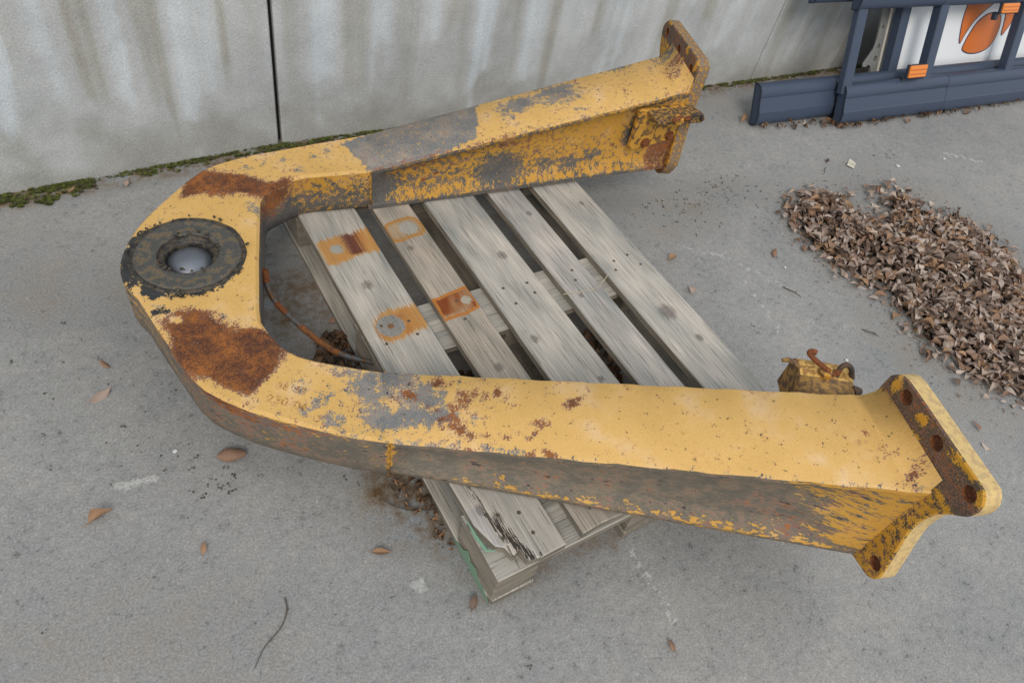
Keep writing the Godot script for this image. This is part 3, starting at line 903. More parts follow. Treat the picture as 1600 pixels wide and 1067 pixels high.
	# worn edges
	var rim := nose_outer()
	for i in rim.size(): fb.ell(rim[i].x, rim[i].y, 0.02, 0.02, 0, 0.25)
	for k in 50:
		var s := lerpf(S1, S2, k / 49.0)
		for sg in [-1, 1]:
			fb.ell(s, sg * yo(s), 0.02, 0.008, 0, 0.35)
			fb.ell(s, sg * yi(s), 0.02, 0.006, 0, 0.4)
			if sg < 0: fr.ell(s, -yi(s), 0.02, 0.008, 0, 0.3 if k < 22 else 0.12)
	fd.each(func(s: float, t: float) -> float:
		var r := Vector2(s, t).length()
		return 1.1 * (1.0 - smoothstep(0.108, 0.122, r)))
	# which cells the yoke covers
	var out := nose_outer()
	out.append(Vector2(S2 + 0.03, -yo(S2) - 0.01)); out.append(Vector2(S2 + 0.03, -yi(S2) + 0.01))
	out.append_array(nose_inner())
	out.append(Vector2(S2 + 0.03, yi(S2) - 0.01)); out.append(Vector2(S2 + 0.03, yo(S2) + 0.01))
	var cw := 146
	var ch := 156
	var inside := PackedByteArray(); inside.resize(cw * ch)
	for y in ch:
		for x in cw:
			for d in [Vector2(0, 0), Vector2(1, 0), Vector2(0, 1), Vector2(1, 1), Vector2(2, 0), Vector2(-1, 0), Vector2(0, 2), Vector2(0, -1)]:
				if Geometry2D.is_point_in_polygon(org + (Vector2(x, y) + d) * 0.01, out):
					inside[y * cw + x] = 1
					break
	return worn_paint(w, h, 51, fb.bake(w, h), fr.bake(w, h), fd.bake(w, h), {"paint": rgb8(206, 166, 99), "steel": rgb8(110, 111, 113), "steel2": rgb8(146, 139, 130), "threshold": 178}, inside, 10)


func side_paint(inner: bool) -> Array:
	# u: metres from the flange plate towards the nose, v: height
	var w := 1750
	var h := 330
	var fb := Field.new(0, 0, 1.75, 0.33, 0.01)
	var fr := Field.new(0, 0, 1.75, 0.33, 0.01)
	var fd := Field.new(0, 0, 1.75, 0.33, 0.01)
	if inner:
		fb.each(func(u: float, v: float) -> float:
			var hh := lerpf(H2, H0, clampf(u / 0.925, 0, 1))
			if u < 0.925:
				var b := lerpf(0.12, 0.75, u / 0.925) + 0.12 * (1.0 - smoothstep(0.03, 0.09, v)) * smoothstep(0.15, 0.4, u)
				if v < 0.03: b = 0.5 if v > 0.008 else 1.4
				return b + 0.9 * smoothstep(0.02, 0.0, absf(v - hh + 0.02))  # dark band below the top edge paints in the overhang's shadow
			return 0.35 + 0.75 * smoothstep(0.11, 0.03, v) + 0.8 * smoothstep(1.08, 1.2, u))
		for q in [[0.90, 0.06, 0.018, 0.09, 1.3], [0.87, 0.04, 0.02, 0.03, 0.8], [0.55, 0.05, 0.06, 0.045, 1.0], [0.33, 0.045, 0.03, 0.02, 0.8], [0.26, 0.06, 0.03, 0.02, 0.7], [0.41, 0.05, 0.03, 0.02, 0.6], [0.15, 0.13, 0.02, 0.05, 0.9], [0.5, 0.16, 0.3, 0.04, -0.2], [0.2, 0.18, 0.1, 0.05, -0.3]]: fb.ell(q[0], q[1], q[2], q[3], 0, q[4])
		for q in [[0.03, 0.05, 0.05, 0.06, 1.1], [1.2, 0.09, 0.06, 0.04, 0.95], [1.12, 0.1, 0.05, 0.03, 0.6]]: fr.ell(q[0], q[1], q[2], q[3], 0, q[4])
		# scratches
		for k in 26:
			var u := rng.randf_range(0.1, 0.8)
			var v := rng.randf_range(0.06, 0.16)
			var tilt := rng.randf_range(-0.6, 0.3)
			for j in 9: fr.ell(u + j * 0.012 * cos(tilt), v + j * 0.012 * sin(tilt) + 0.003 * sin(j + k), 0.0085, 0.0022, tilt, 0.55)
		return worn_paint(w, h, 61, fb.bake(w, h), fr.bake(w, h), fd.bake(w, h), {"paint": rgb8(190, 142, 58), "steel": rgb8(84, 84, 84), "steel2": rgb8(100, 96, 90), "threshold": 166})
	fb.each(func(u: float, v: float) -> float:
		var hh := lerpf(H2, H0, clampf(u / 0.925, 0, 1))
		if u < 0.925:
			if v < 0.034: return (0.78 if v > 0.012 and v < 0.024 else 1.3) + lerpf(-0.15, 0.2, u / 0.925) + (0.9 if u > 0.8 else 0.0)
			return lerpf(0.25, 2.0, smoothstep(0.02, 0.36, u)) - 0.5 * smoothstep(hh - 0.04, hh - 0.015, v)
		return 1.5 + 0.3 * smoothstep(0.05, 0.02, v) - 0.35 * smoothstep(1.35, 1.5, u) - 0.4 * smoothstep(0.09, 0.12, v))
	for q in [[0.2, 0.09, 0.08, 0.05, 0.8], [0.12, 0.06, 0.05, 0.03, 0.6], [0.918, 0.07, 0.011, 0.05, -2.0], [0.3, 0.12, 0.12, 0.05, 0.2]]: fb.ell(q[0], q[1], q[2], q[3], 0, q[4])
	for q in [[0.2, 0.08, 0.06, 0.03, 0.25], [0.13, 0.05, 0.05, 0.03, 0.3], [1.15, 0.105, 0.12, 0.02, 0.6], [1.3, 0.105, 0.1, 0.02, 0.65], [1.2, 0.05, 0.2, 0.03, 0.3], [1.42, 0.1, 0.06, 0.02, 0.4]]: fr.ell(q[0], q[1], q[2], q[3], 0, q[4])
	for k in 9: fd.ell(1.6 + k * 0.017 + rng.randf() * 0.01, 0.085, 0.006, 0.05, 0, 1.2)
	return worn_paint(w, h, 71, fb.bake(w, h), fr.bake(w, h), fd.bake(w, h), {"paint": rgb8(196, 148, 66), "steel": rgb8(98, 93, 85), "steel2": rgb8(122, 111, 95), "threshold": 168, "stretch": 4})


func plate_paint(sd: int) -> Array:
	var w := 400
	var h := 440
	var fb := Field.new(0.46, -0.07, 0.86, 0.37, 0.01)
	var fr := Field.new(0.46, -0.07, 0.86, 0.37, 0.01)
	var fd := Field.new(0.46, -0.07, 0.86, 0.37, 0.01)
	# the bolted margin along the top is worn to dark steel, with islands of paint
	fr.each(func(t: float, v: float) -> float: return 0.55 * smoothstep(0.275, 0.295, v) + 0.25 * smoothstep(0.05, 0.0, v))
	fb.each(func(t: float, v: float) -> float: return 0.45 + 1.4 * smoothstep(0.27, 0.29, v) + 0.05 * smoothstep(0.70, 0.76, t))
	for q in [[0.628, 0.325, 0.013, 0.011], [0.735, 0.346, 0.04, 0.009], [0.79, 0.335, 0.02, 0.012], [0.64, 0.285, 0.014, 0.012], [0.55, 0.32, 0.012, 0.02]]:
		fr.ell(q[0], q[1], q[2], q[3], 0.2, -1.5); fb.ell(q[0], q[1], q[2], q[3], 0.2, -1.9)
	for q in [[0.52, 0.03, 0.06, 0.06], [0.6, 0.0, 0.07, 0.05]]: fr.ell(q[0], q[1], q[2], q[3], 0, 0.5)
	return worn_paint(w, h, sd, fb.bake(w, h), fr.bake(w, h), fd.bake(w, h), {"paint": rgb8(200, 148, 52), "steel": rgb8(84, 74, 64), "steel2": rgb8(100, 84, 68), "threshold": 170})


func build_yoke() -> void:
	var yoke := base("machine_yoke", Vector3.ZERO, "worn yellow steel V-shaped yoke with ball socket, lying across the pallet", "machine part")
	yoke.transform = Transform3D(Basis(Vector3(0.93549, 0.02221, 0.35266), Vector3(-0.01996, 0.99975, -0.01001), Vector3(-0.35279, 0.00232, 0.9357)), Vector3(-0.29521, 0.13668, 0.34729)).orthonormalized()
	var m_top := textured(top_paint(), 0.14)
	var m_out := textured(side_paint(false), 0.16)
	var m_in := textured(side_paint(true), 0.14)
	var top_uv := Transform2D(Vector2(1.0 / 1.46, 0), Vector2(0, 1.0 / 1.56), Vector2(0.15 / 1.46, 0.78 / 1.56))
	# nose casting: top with a round hole for the ball, side walls outside and inside
	var outer := nose_outer()
	var inner := nose_inner()
	var all := outer.duplicate()
	all.append_array(inner)
	all = ccw(all)
	var hole := circle(Vector2.ZERO, 0.1, 40)
	var bev := 0.006
	var small := inset(all, bev)
	var face := keyhole(small, [hole])
	var idx := Geometry2D.triangulate_polygon(face)
	if idx.is_empty(): push_warning("nose not triangulated")
	var cap := begin()
	for k in range(0, idx.size(), 3):
		var v := []
		var u := []
		for m in 3:
			v.append(Vector3(face[idx[k + m]].x, H0, face[idx[k + m]].y)); u.append(top_uv * face[idx[k + m]])
		tri(cap, v[0], v[1], v[2], Vector3.UP, u[0], u[1], u[2])
	cap.set_smooth_group(0)
	for i in all.size():
		var j := (i + 1) % all.size()
		var d := all[j] - all[i]
		quad(cap, Vector3(all[i].x, H0 - bev, all[i].y), Vector3(all[j].x, H0 - bev, all[j].y), Vector3(small[j].x, H0, small[j].y), Vector3(small[i].x, H0, small[i].y), Vector3(d.y, d.length(), -d.x), top_uv * all[i], top_uv * all[j], top_uv * small[j], top_uv * small[i])
	var nose := put("nose_casting", done(cap), m_top, yoke)
	for sidewall in [[outer, m_out, true], [inner, m_in, false]]:
		var line: PackedVector2Array = sidewall[0]
		var st := begin()
		st.set_smooth_group(0)
		var total := 0.0
		for i in line.size() - 1: total += line[i].distance_to(line[i + 1])
		var arc := 0.0
		for i in line.size() - 1:
			var a := line[i]
			var b := line[i + 1]
			var l := a.distance_to(b)
			var d := b - a
			var o := Vector3(d.y, 0, -d.x)
			if o.dot(Vector3(a.x - 0.15, 0, a.y)) < 0 and sidewall[2]: o = -o
			if not sidewall[2]: o = Vector3(-d.y, 0, d.x); 
			if not sidewall[2] and o.dot(Vector3(0.35 - a.x, 0, -a.y)) < 0: o = -o
			var ua := 0.925 + minf(arc, total - arc)
			var ub := 0.925 + minf(arc + l, total - arc - l)
			arc += l
			var rows := [0.008, 0.03, 0.07, H0 - bev]
			for r in 3:
				quad(st, Vector3(a.x, rows[r], a.y), Vector3(b.x, rows[r], b.y), Vector3(b.x, rows[r + 1], b.y), Vector3(a.x, rows[r + 1], a.y), o, Vector2(ua / 1.75, rows[r] / 0.33), Vector2(ub / 1.75, rows[r] / 0.33), Vector2(ub / 1.75, rows[r + 1] / 0.33), Vector2(ua / 1.75, rows[r + 1] / 0.33))
			var ins := 0.008 * Vector2(o.x, o.z).normalized()
			quad(st, Vector3(a.x, 0.008, a.y), Vector3(b.x, 0.008, b.y), Vector3(b.x - ins.x, 0, b.y - ins.y), Vector3(a.x - ins.x, 0, a.y - ins.y), o + Vector3.DOWN * o.length(), Vector2(ua / 1.75, 0.024), Vector2(ub / 1.75, 0.024), Vector2(ub / 1.75, 0), Vector2(ua / 1.75, 0))
		put("outer_side" if sidewall[2] else "inner_side", done(st), sidewall[1], nose)
	var under := begin()
	var low := inset(all, 0.006)
	var lidx := Geometry2D.triangulate_polygon(low)
	if lidx.is_empty(): print("underside: no triangles ", low.size())
	for k in range(0, lidx.size(), 3):
		tri(under, Vector3(low[lidx[k]].x, 0, low[lidx[k]].y), Vector3(low[lidx[k + 1]].x, 0, low[lidx[k + 1]].y), Vector3(low[lidx[k + 2]].x, 0, low[lidx[k + 2]].y), Vector3.DOWN)
	put("underside", done(under), M.dark_steel, nose)
	# the two arms, an I-section whose web is sunk between a top flange and a bottom lip
	for sg in [1.0, -1.0]:
		var N := 48
		var top := begin()
		var so := begin()
		var si := begin()
		var rows := []
		for k in N + 1:
			var s := lerpf(S1 - 0.006, S2, float(k) / N)
			var f := smoothstep(S1 + 0.0, S1 + 0.05, s) * (1.0 - 0.85 * smoothstep(S2 - 0.16, S2 - 0.01, s))
			var H := yh(s)
			var O := yo(s)
			var I := yi(s)
			var e := 0.005
			# small unevenness of the plate's edge
			var wv := 0.0012 * sin(s * 61.0 + sg) + 0.0008 * sin(s * 143.0)
			rows.append([
				[Vector2(O - e, H), Vector2(O + wv, H - e), Vector2(O + wv, H - 0.014), Vector2(O - 0.010 * f, H - 0.020), Vector2(O - 0.028 * f, H - 0.034), Vector2(O - 0.036 * f, lerpf(0.04, H, 0.5)), Vector2(O - 0.036 * f, 0.040), Vector2(O - 0.028 * f, 0.030), Vector2(O - 0.012 + 0.004, 0.016), Vector2(O - 0.006, 0.010), Vector2(O - 0.008, 0.0)],
				[Vector2(I + e, H), Vector2(I - wv, H - e), Vector2(I - wv, H - 0.014), Vector2(I + 0.012 * f, H - 0.022), Vector2(I + 0.024 * f, H - 0.036), Vector2(I + 0.03 * f, lerpf(0.04, H, 0.5)), Vector2(I + 0.03 * f, 0.036), Vector2(I + 0.022 * f, 0.026), Vector2(I + 0.002, 0.014), Vector2(I - 0.003, 0.010), Vector2(I - 0.004, 0.0)]])
		var at := func(k: int, p: Vector2) -> Vector3: return Vector3(lerpf(S1 - 0.006, S2, float(k) / N), p.y, sg * p.x)
		for k in N:
			var ua := (1.0 - float(k) / N) * 0.925
			var ub := (1.0 - (k + 1.0) / N) * 0.925
			top.set_smooth_group(0)
			var q := [at.call(k, rows[k][0][0]), at.call(k + 1, rows[k + 1][0][0]), at.call(k + 1, rows[k + 1][1][0]), at.call(k, rows[k][1][0])]
			quad(top, q[0], q[1], q[2], q[3], Vector3.UP, top_uv * Vector2(q[0].x, q[0].z), top_uv * Vector2(q[1].x, q[1].z), top_uv * Vector2(q[2].x, q[2].z), top_uv * Vector2(q[3].x, q[3].z))
			for side in 2:
				var o := Vector3(0, 0, sg if side == 0 else -sg)
				var st: SurfaceTool = so if side == 0 else si
				for r in 10:
					var a: Vector2 = rows[k][side][r]
					var b: Vector2 = rows[k + 1][side][r]
					var c: Vector2 = rows[k + 1][side][r + 1]
					var d: Vector2 = rows[k][side][r + 1]
					var tilt := Vector3.UP * (0.4 if r in [6, 7, 8] or r == 0 else (-0.4 if r in [2, 3] else 0.0))
					if r == 0:
						q = [at.call(k, a), at.call(k + 1, b), at.call(k + 1, c), at.call(k, d)]
						quad(top, q[0], q[1], q[2], q[3], o + Vector3.UP, top_uv * Vector2(q[0].x, q[0].z), top_uv * Vector2(q[1].x, q[1].z), top_uv * Vector2(q[2].x, q[2].z), top_uv * Vector2(q[3].x, q[3].z))
						continue
					st.set_smooth_group([0, 1, 2, 3, 3, 3, 3, 3, 4, 5][r])
					quad(st, at.call(k, a), at.call(k + 1, b), at.call(k + 1, c), at.call(k, d), o + tilt, Vector2(ua / 1.75, a.y / 0.33), Vector2(ub / 1.75, b.y / 0.33), Vector2(ub / 1.75, c.y / 0.33), Vector2(ua / 1.75, d.y / 0.33))
			so.set_smooth_group(6)
			quad(so, at.call(k, rows[k][0][10]), at.call(k + 1, rows[k + 1][0][10]), at.call(k + 1, rows[k + 1][1][10]), at.call(k, rows[k][1][10]), Vector3.DOWN)
		var arm := put("arm", done(top), m_top, yoke)
		put("outer_web", done(so), m_out, arm)
		put("inner_web", done(si), m_in, arm)
		# weld bead across the joint with the nose
		var bead := begin()
		var pts := []
		for k in 14: pts.append(Vector3(S1 + 0.0008 * sin(k * 2.1), lerpf(0.006, H0 - 0.004, k / 13.0), sg * (yo(S1) + 0.0005)))
		tube(bead, pts, 0.0026, 6)
		put("weld_bead", done(bead), M.yellow_small, arm)
		var bead2 := begin()
		pts = []
		for k in 14: pts.append(Vector3(S1 + 0.0008 * sin(k * 2.1), lerpf(0.006, H0 - 0.004, k / 13.0), sg * (yi(S1) - 0.0005)))
		tube(bead2, pts, 0.0026, 6)
		put("weld_bead", done(bead2), M.yellow_small, arm)
		build_flange(yoke, sg, top_uv, m_top)
		build_bracket(yoke, sg)
	build_socket(yoke)
	build_grease_pipe(yoke)
	# raised weld-metal numbers near the nose
	for ln in [["38 15", Vector2(0.193, 0.341), Vector2(0.245, 0.358), 0.017], ["230", Vector2(0.177, 0.369), Vector2(0.212, 0.381), 0.017], ["04", Vector2(0.224, 0.387), Vector2(0.247, 0.394), 0.015]]:
		var tm := TextMesh.new()
		var f := SystemFont.new()
		f.font_names = PackedStringArray(["Droid Sans Mono"])
		tm.font = f
		tm.text = ln[0]
		tm.font_size = 32
		tm.pixel_size = ln[3] / 24.0
		tm.depth = 0.0016
		tm.horizontal_alignment = HORIZONTAL_ALIGNMENT_LEFT
		var o := MeshInstance3D.new()
		o.name = "stamped_number"
		o.mesh = tm
		o.material_override = M.digit
		var e: Vector2 = (ln[2] - ln[1]).normalized()
		var size := tm.get_aabb().size
		var k: float = ln[1].distance_to(ln[2]) / maxf(size.x, 0.001)
		o.transform = Transform3D(Basis(Vector3(e.x, 0, e.y) * k, Vector3(e.y, 0, -e.x) * k, Vector3.UP), Vector3(ln[1].x, H0 + 0.0004, ln[1].y))
		add_numbered(nose, o)


func build_flange(yoke: Node3D, sg: float, top_uv: Transform2D, m_top: Material) -> void:
	var p: PackedVector2Array
	var holes := []
	if sg > 0:
		p = PackedVector2Array([Vector2(0.528, 0.03), Vector2(0.527, 0.16), Vector2(0.526, 0.30), Vector2(0.532, 0.326), Vector2(0.55, 0.343), Vector2(0.575, 0.347), Vector2(0.67, 0.35), Vector2(0.77, 0.353), Vector2(0.787, 0.349), Vector2(0.799, 0.335), Vector2(0.801, 0.315), Vector2(0.795, 0.292), Vector2(0.775, 0.262), Vector2(0.763, 0.235), Vector2(0.758, 0.2), Vector2(0.759, 0.17), Vector2(0.765, 0.142), Vector2(0.776, 0.1), Vector2(0.786, 0.06), Vector2(0.79, 0.04), Vector2(0.784, 0.018), Vector2(0.77, 0.006), Vector2(0.745, 0.0), Vector2(0.7, -0.012), Vector2(0.6, -0.04), Vector2(0.56, -0.03), Vector2(0.535, 0.0)])
		holes = [Vector2(0.58, 0.322), Vector2(0.676, 0.324), Vector2(0.772, 0.325), Vector2(0.765, 0.048)]
	else:
		p = PackedVector2Array([Vector2(0.512, 0.06), Vector2(0.53, 0.2), Vector2(0.532, 0.315), Vector2(0.545, 0.334), Vector2(0.565, 0.338), Vector2(0.78, 0.33), Vector2(0.808, 0.323), Vector2(0.825, 0.305), Vector2(0.826, 0.285), Vector2(0.81, 0.245), Vector2(0.785, 0.21), Vector2(0.775, 0.16), Vector2(0.785, 0.1), Vector2(0.79, 0.03), Vector2(0.77, -0.0), Vector2(0.68, -0.02), Vector2(0.61, -0.04), Vector2(0.57, -0.042), Vector2(0.54, -0.03), Vector2(0.518, 0.0), Vector2(0.508, 0.03)])
		holes = [Vector2(0.573, 0.30), Vector2(0.681, 0.30), Vector2(0.787, 0.298), Vector2(0.58, 0.0)]
	var rounded := PackedVector2Array()
	for i in p.size():
		for k in 3: rounded.append(p[i].cubic_interpolate(p[(i + 1) % p.size()], p[(i + p.size() - 1) % p.size()], p[(i + 2) % p.size()], k / 3.0))
	p = PackedVector2Array()
	for q in rounded:
		if p.is_empty() or p[-1].distance_to(q) > 0.0065: p.append(q)
	if p[-1].distance_to(p[0]) < 0.0065: p.remove_at(p.size() - 1)
	var hp := []
	for c in holes: hp.append(circle(c, 0.0145 if sg > 0 else 0.013, 18))
	var cap := begin()
	var wall := begin()
	var bore := begin()
	var bores := []
	# outline x is across the plate, y is height; the plate's thickness runs away from the arm
	var xf := Transform3D(Basis(Vector3(0, 0, sg), Vector3(-1, 0, 0), Vector3(0, 1, 0)), Vector3(S2 + 0.036, 0, 0))
	prism(cap, wall, p, 0.0, 0.036, 0.003, xf, Transform2D(Vector2(1 / 0.4, 0), Vector2(0, 1 / 0.44), Vector2(-0.46 / 0.4, 0.07 / 0.44)), hp, Vector2(1.2, 3.0), true, bore)
	for h in hp:
		var one := begin()
		one.set_smooth_group(0)
		var mid := Vector2.ZERO
		for q in h: mid += q / h.size()
		for i in h.size():
			var qa: Vector2 = h[i]
			var qb: Vector2 = h[(i + 1) % h.size()]
			var inw := mid - (qa + qb) / 2
			quad(one, xf * Vector3(qa.x, 0, qa.y), xf * Vector3(qb.x, 0, qb.y), xf * Vector3(qb.x, 0.036, qb.y), xf * Vector3(qa.x, 0.036, qa.y), xf.basis * Vector3(inw.x, 0, inw.y))
		bores.append(one)
	var plate := put("flange_plate", done(cap), textured(plate_paint(81 if sg > 0 else 91), 0.16), yoke)
	put("plate_edge", done(wall), M.edge_cream if sg > 0 else M.edge_rust, plate)
	for one in bores: put("bolt_bore", done(one), M.rust_small, plate)
	# fillet where the top of the arm runs up to the plate
	var st := begin()
	var a := yi(S2) - 0.002
	var b := yo(S2) + 0.002
	st.set_smooth_group(0)
	var f0 := Vector2(S2 - 0.036, yh(S2 - 0.036) + 0.0002)
	var f1 := Vector2(S2 - 0.001, H2 + 0.033)
	var fm := Vector2(S2 - 0.008, H2 + 0.002)
	for k in 6:
		var p0 := f0.lerp(fm, k / 6.0).lerp(fm.lerp(f1, k / 6.0), k / 6.0)
		var p1 := f0.lerp(fm, (k + 1) / 6.0).lerp(fm.lerp(f1, (k + 1) / 6.0), (k + 1) / 6.0)
		var a0 := yi(p0.x) + 0.004
		var b0 := yo(p0.x) - 0.004
		var a1 := yi(p1.x) + 0.004
		var b1 := yo(p1.x) - 0.004
		quad(st, Vector3(p0.x, p0.y, sg * a0), Vector3(p0.x, p0.y, sg * b0), Vector3(p1.x, p1.y, sg * b1), Vector3(p1.x, p1.y, sg * a1), Vector3(-1, 1, 0), top_uv * Vector2(p0.x, sg * a0), top_uv * Vector2(p0.x, sg * b0), top_uv * Vector2(p1.x, sg * b1), top_uv * Vector2(p1.x, sg * a1))
		for e in 2:
			var z0 := a0 if e == 0 else b0
			var z1 := a1 if e == 0 else b1
			quad(st, Vector3(p0.x, yh(p0.x) - 0.003, sg * z0), Vector3(p1.x, yh(p1.x) - 0.003, sg * z1), Vector3(p1.x, p1.y, sg * z1), Vector3(p0.x, p0.y, sg * z0), Vector3(0, 0, sg * (-1 if e == 0 else 1)), top_uv * Vector2(p0.x, sg * z0), top_uv * Vector2(p1.x, sg * z1), top_uv * Vector2(p1.x, sg * z1), top_uv * Vector2(p0.x, sg * z0))
	put("fillet", done(st), m_top, plate)


func build_bracket(yoke: Node3D, sg: float) -> void:
	# bolted to the inner web close to the flange plate: a plate, a ledge with a rolled edge, a hook and a clip
	var br := Node3D.new()
	br.name = "bracket"
	add_numbered(yoke, br)
	var e := Vector3(S2 - S1, 0, sg * (yi(S2) - yi(S1))).normalized()
	var inward := Vector3(e.z, 0, -e.x) * (1.0 if sg > 0 else -1.0)
	if inward.z * sg > 0: inward = -inward
	var bs := 1.165 if sg > 0 else 1.14
	var ks := 0.8 if sg > 0 else 1.0
	var org := Vector3(bs, 0, sg * yi(bs)) - inward * 0.006
	var P := func(u: float, y: float, q: float) -> Vector3: return org + e * u * ks + Vector3.UP * y + inward * q
	var xf := Transform3D(Basis(e, inward, Vector3.UP), org)
	var st := begin()
	prism(st, st, PackedVector2Array([Vector2(-0.012, 0.10), Vector2(0.0, 0.086), Vector2(0.12, 0.104), Vector2(0.14, 0.12), Vector2(0.14, 0.215), Vector2(-0.012, 0.215)]), 0.0, 0.014, 0.002, xf)
	put("mount_plate", done(st), M.yellow_small, br)
	st = begin()
	# ledge: a strip that leaves the web, runs inwards and rolls over at its edge
	var prof := [Vector2(-0.004, 0.190), Vector2(0.03, 0.205), Vector2(0.07, 0.216), Vector2(0.095, 0.219), Vector2(0.108, 0.217), Vector2(0.117, 0.211), Vector2(0.122, 0.202), Vector2(0.123, 0.19), Vector2(0.123, 0.13)]
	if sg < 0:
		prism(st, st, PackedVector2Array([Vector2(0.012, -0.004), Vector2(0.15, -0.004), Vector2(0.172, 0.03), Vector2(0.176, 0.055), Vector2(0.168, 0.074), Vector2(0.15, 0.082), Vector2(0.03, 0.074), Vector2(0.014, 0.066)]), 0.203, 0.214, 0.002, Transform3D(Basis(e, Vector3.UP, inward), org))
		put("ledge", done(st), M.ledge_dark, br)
	else:
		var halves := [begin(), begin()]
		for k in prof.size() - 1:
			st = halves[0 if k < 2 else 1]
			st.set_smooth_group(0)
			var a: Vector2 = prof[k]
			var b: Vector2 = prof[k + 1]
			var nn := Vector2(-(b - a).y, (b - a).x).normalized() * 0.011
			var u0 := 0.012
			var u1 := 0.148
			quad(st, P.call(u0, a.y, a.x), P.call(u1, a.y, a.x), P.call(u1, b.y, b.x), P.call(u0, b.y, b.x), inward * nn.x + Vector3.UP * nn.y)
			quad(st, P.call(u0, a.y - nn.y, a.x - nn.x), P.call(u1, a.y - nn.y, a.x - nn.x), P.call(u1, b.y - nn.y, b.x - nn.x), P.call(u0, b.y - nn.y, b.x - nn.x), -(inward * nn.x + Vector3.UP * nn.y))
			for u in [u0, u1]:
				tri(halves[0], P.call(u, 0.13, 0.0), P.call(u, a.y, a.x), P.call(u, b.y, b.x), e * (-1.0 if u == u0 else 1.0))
		var le := put("ledge", done(halves[0]), M.ledge, br)  # inner strip: rusty dirt, with the shade beside the arm mixed into the brown
		put("rolled_edge", done(halves[1]), M.ledge_lip_lit, le)  # paler yellow paints the light caught along the roll
	# ear that curls away at the free end of the ledge
	st = begin()
	tube(st, [P.call(0.016, 0.214, 0.09), P.call(0.004, 0.216, 0.10), P.call(-0.010, 0.213, 0.108), P.call(-0.022, 0.206, 0.11)], [0.004, 0.0055, 0.005, 0.0035], 8)
	if sg > 0: put("ear", done(st), M.ledge, br)
	# bolts through the mount plate
	for q in [[0.038, 0.108], [0.118, 0.122]]:
		st = begin()
		prism(st, st, circle(Vector2(q[0], q[1]), 0.0125, 6), 0.013, 0.024, 0.0025, xf)
		prism(st, st, circle(Vector2(q[0], q[1]), 0.015, 14), 0.013, 0.0165, 0.001, xf)
		put("bolt", done(st), M.rust_small, br)
	# bent strap standing on the ledge
	st = begin()
	prism(st, st, circle(Vector2(0.074 * ks, 0.078), 0.014, 6), 0.21, 0.229, 0.002, Transform3D(Basis(e, Vector3.UP, inward), org))
	put("nut", done(st), M.yellow_small, br)
	st = begin()
	var strap := curve([P.call(0.082, 0.227, 0.078), P.call(0.066, 0.231, 0.086), P.call(0.050, 0.234, 0.094), P.call(0.038, 0.237, 0.102), P.call(0.030, 0.241, 0.108), P.call(0.034, 0.245, 0.110), P.call(0.046, 0.245, 0.108)], 4)
	tube(st, strap, 0.0056, 7)
	put("hook", done(st), M.rust_small, br)
	# spring clip and its pin by the flange
	st = begin()
	tube(st, curve([P.call(0.108, 0.214, 0.080), P.call(0.110, 0.233, 0.088), P.call(0.122, 0.240, 0.092), P.call(0.138, 0.233, 0.090), P.call(0.150, 0.213, 0.082)], 5), 0.0055, 7)
	put("clip", done(st), M.dark_steel, br)
	st = begin()
	tube(st, [P.call(0.092, 0.220, 0.08), P.call(0.104, 0.224, 0.082), P.call(0.112, 0.230, 0.086)], [0.005, 0.007, 0.005], 7)
	put("clip_tail", done(st), M.rust_small, br)
	st = begin()
	tube(st, [P.call(0.146, 0.203, 0.058), P.call(0.150, 0.203, 0.06), P.call(0.146 + 0.04 * ks * ks, 0.198, 0.064), P.call(0.149 + 0.04 * ks * ks, 0.197, 0.064)], [0.012, 0.012, 0.009, 0.008], 10)
	if sg > 0: put("pin", done(st), M.dark_steel, br)


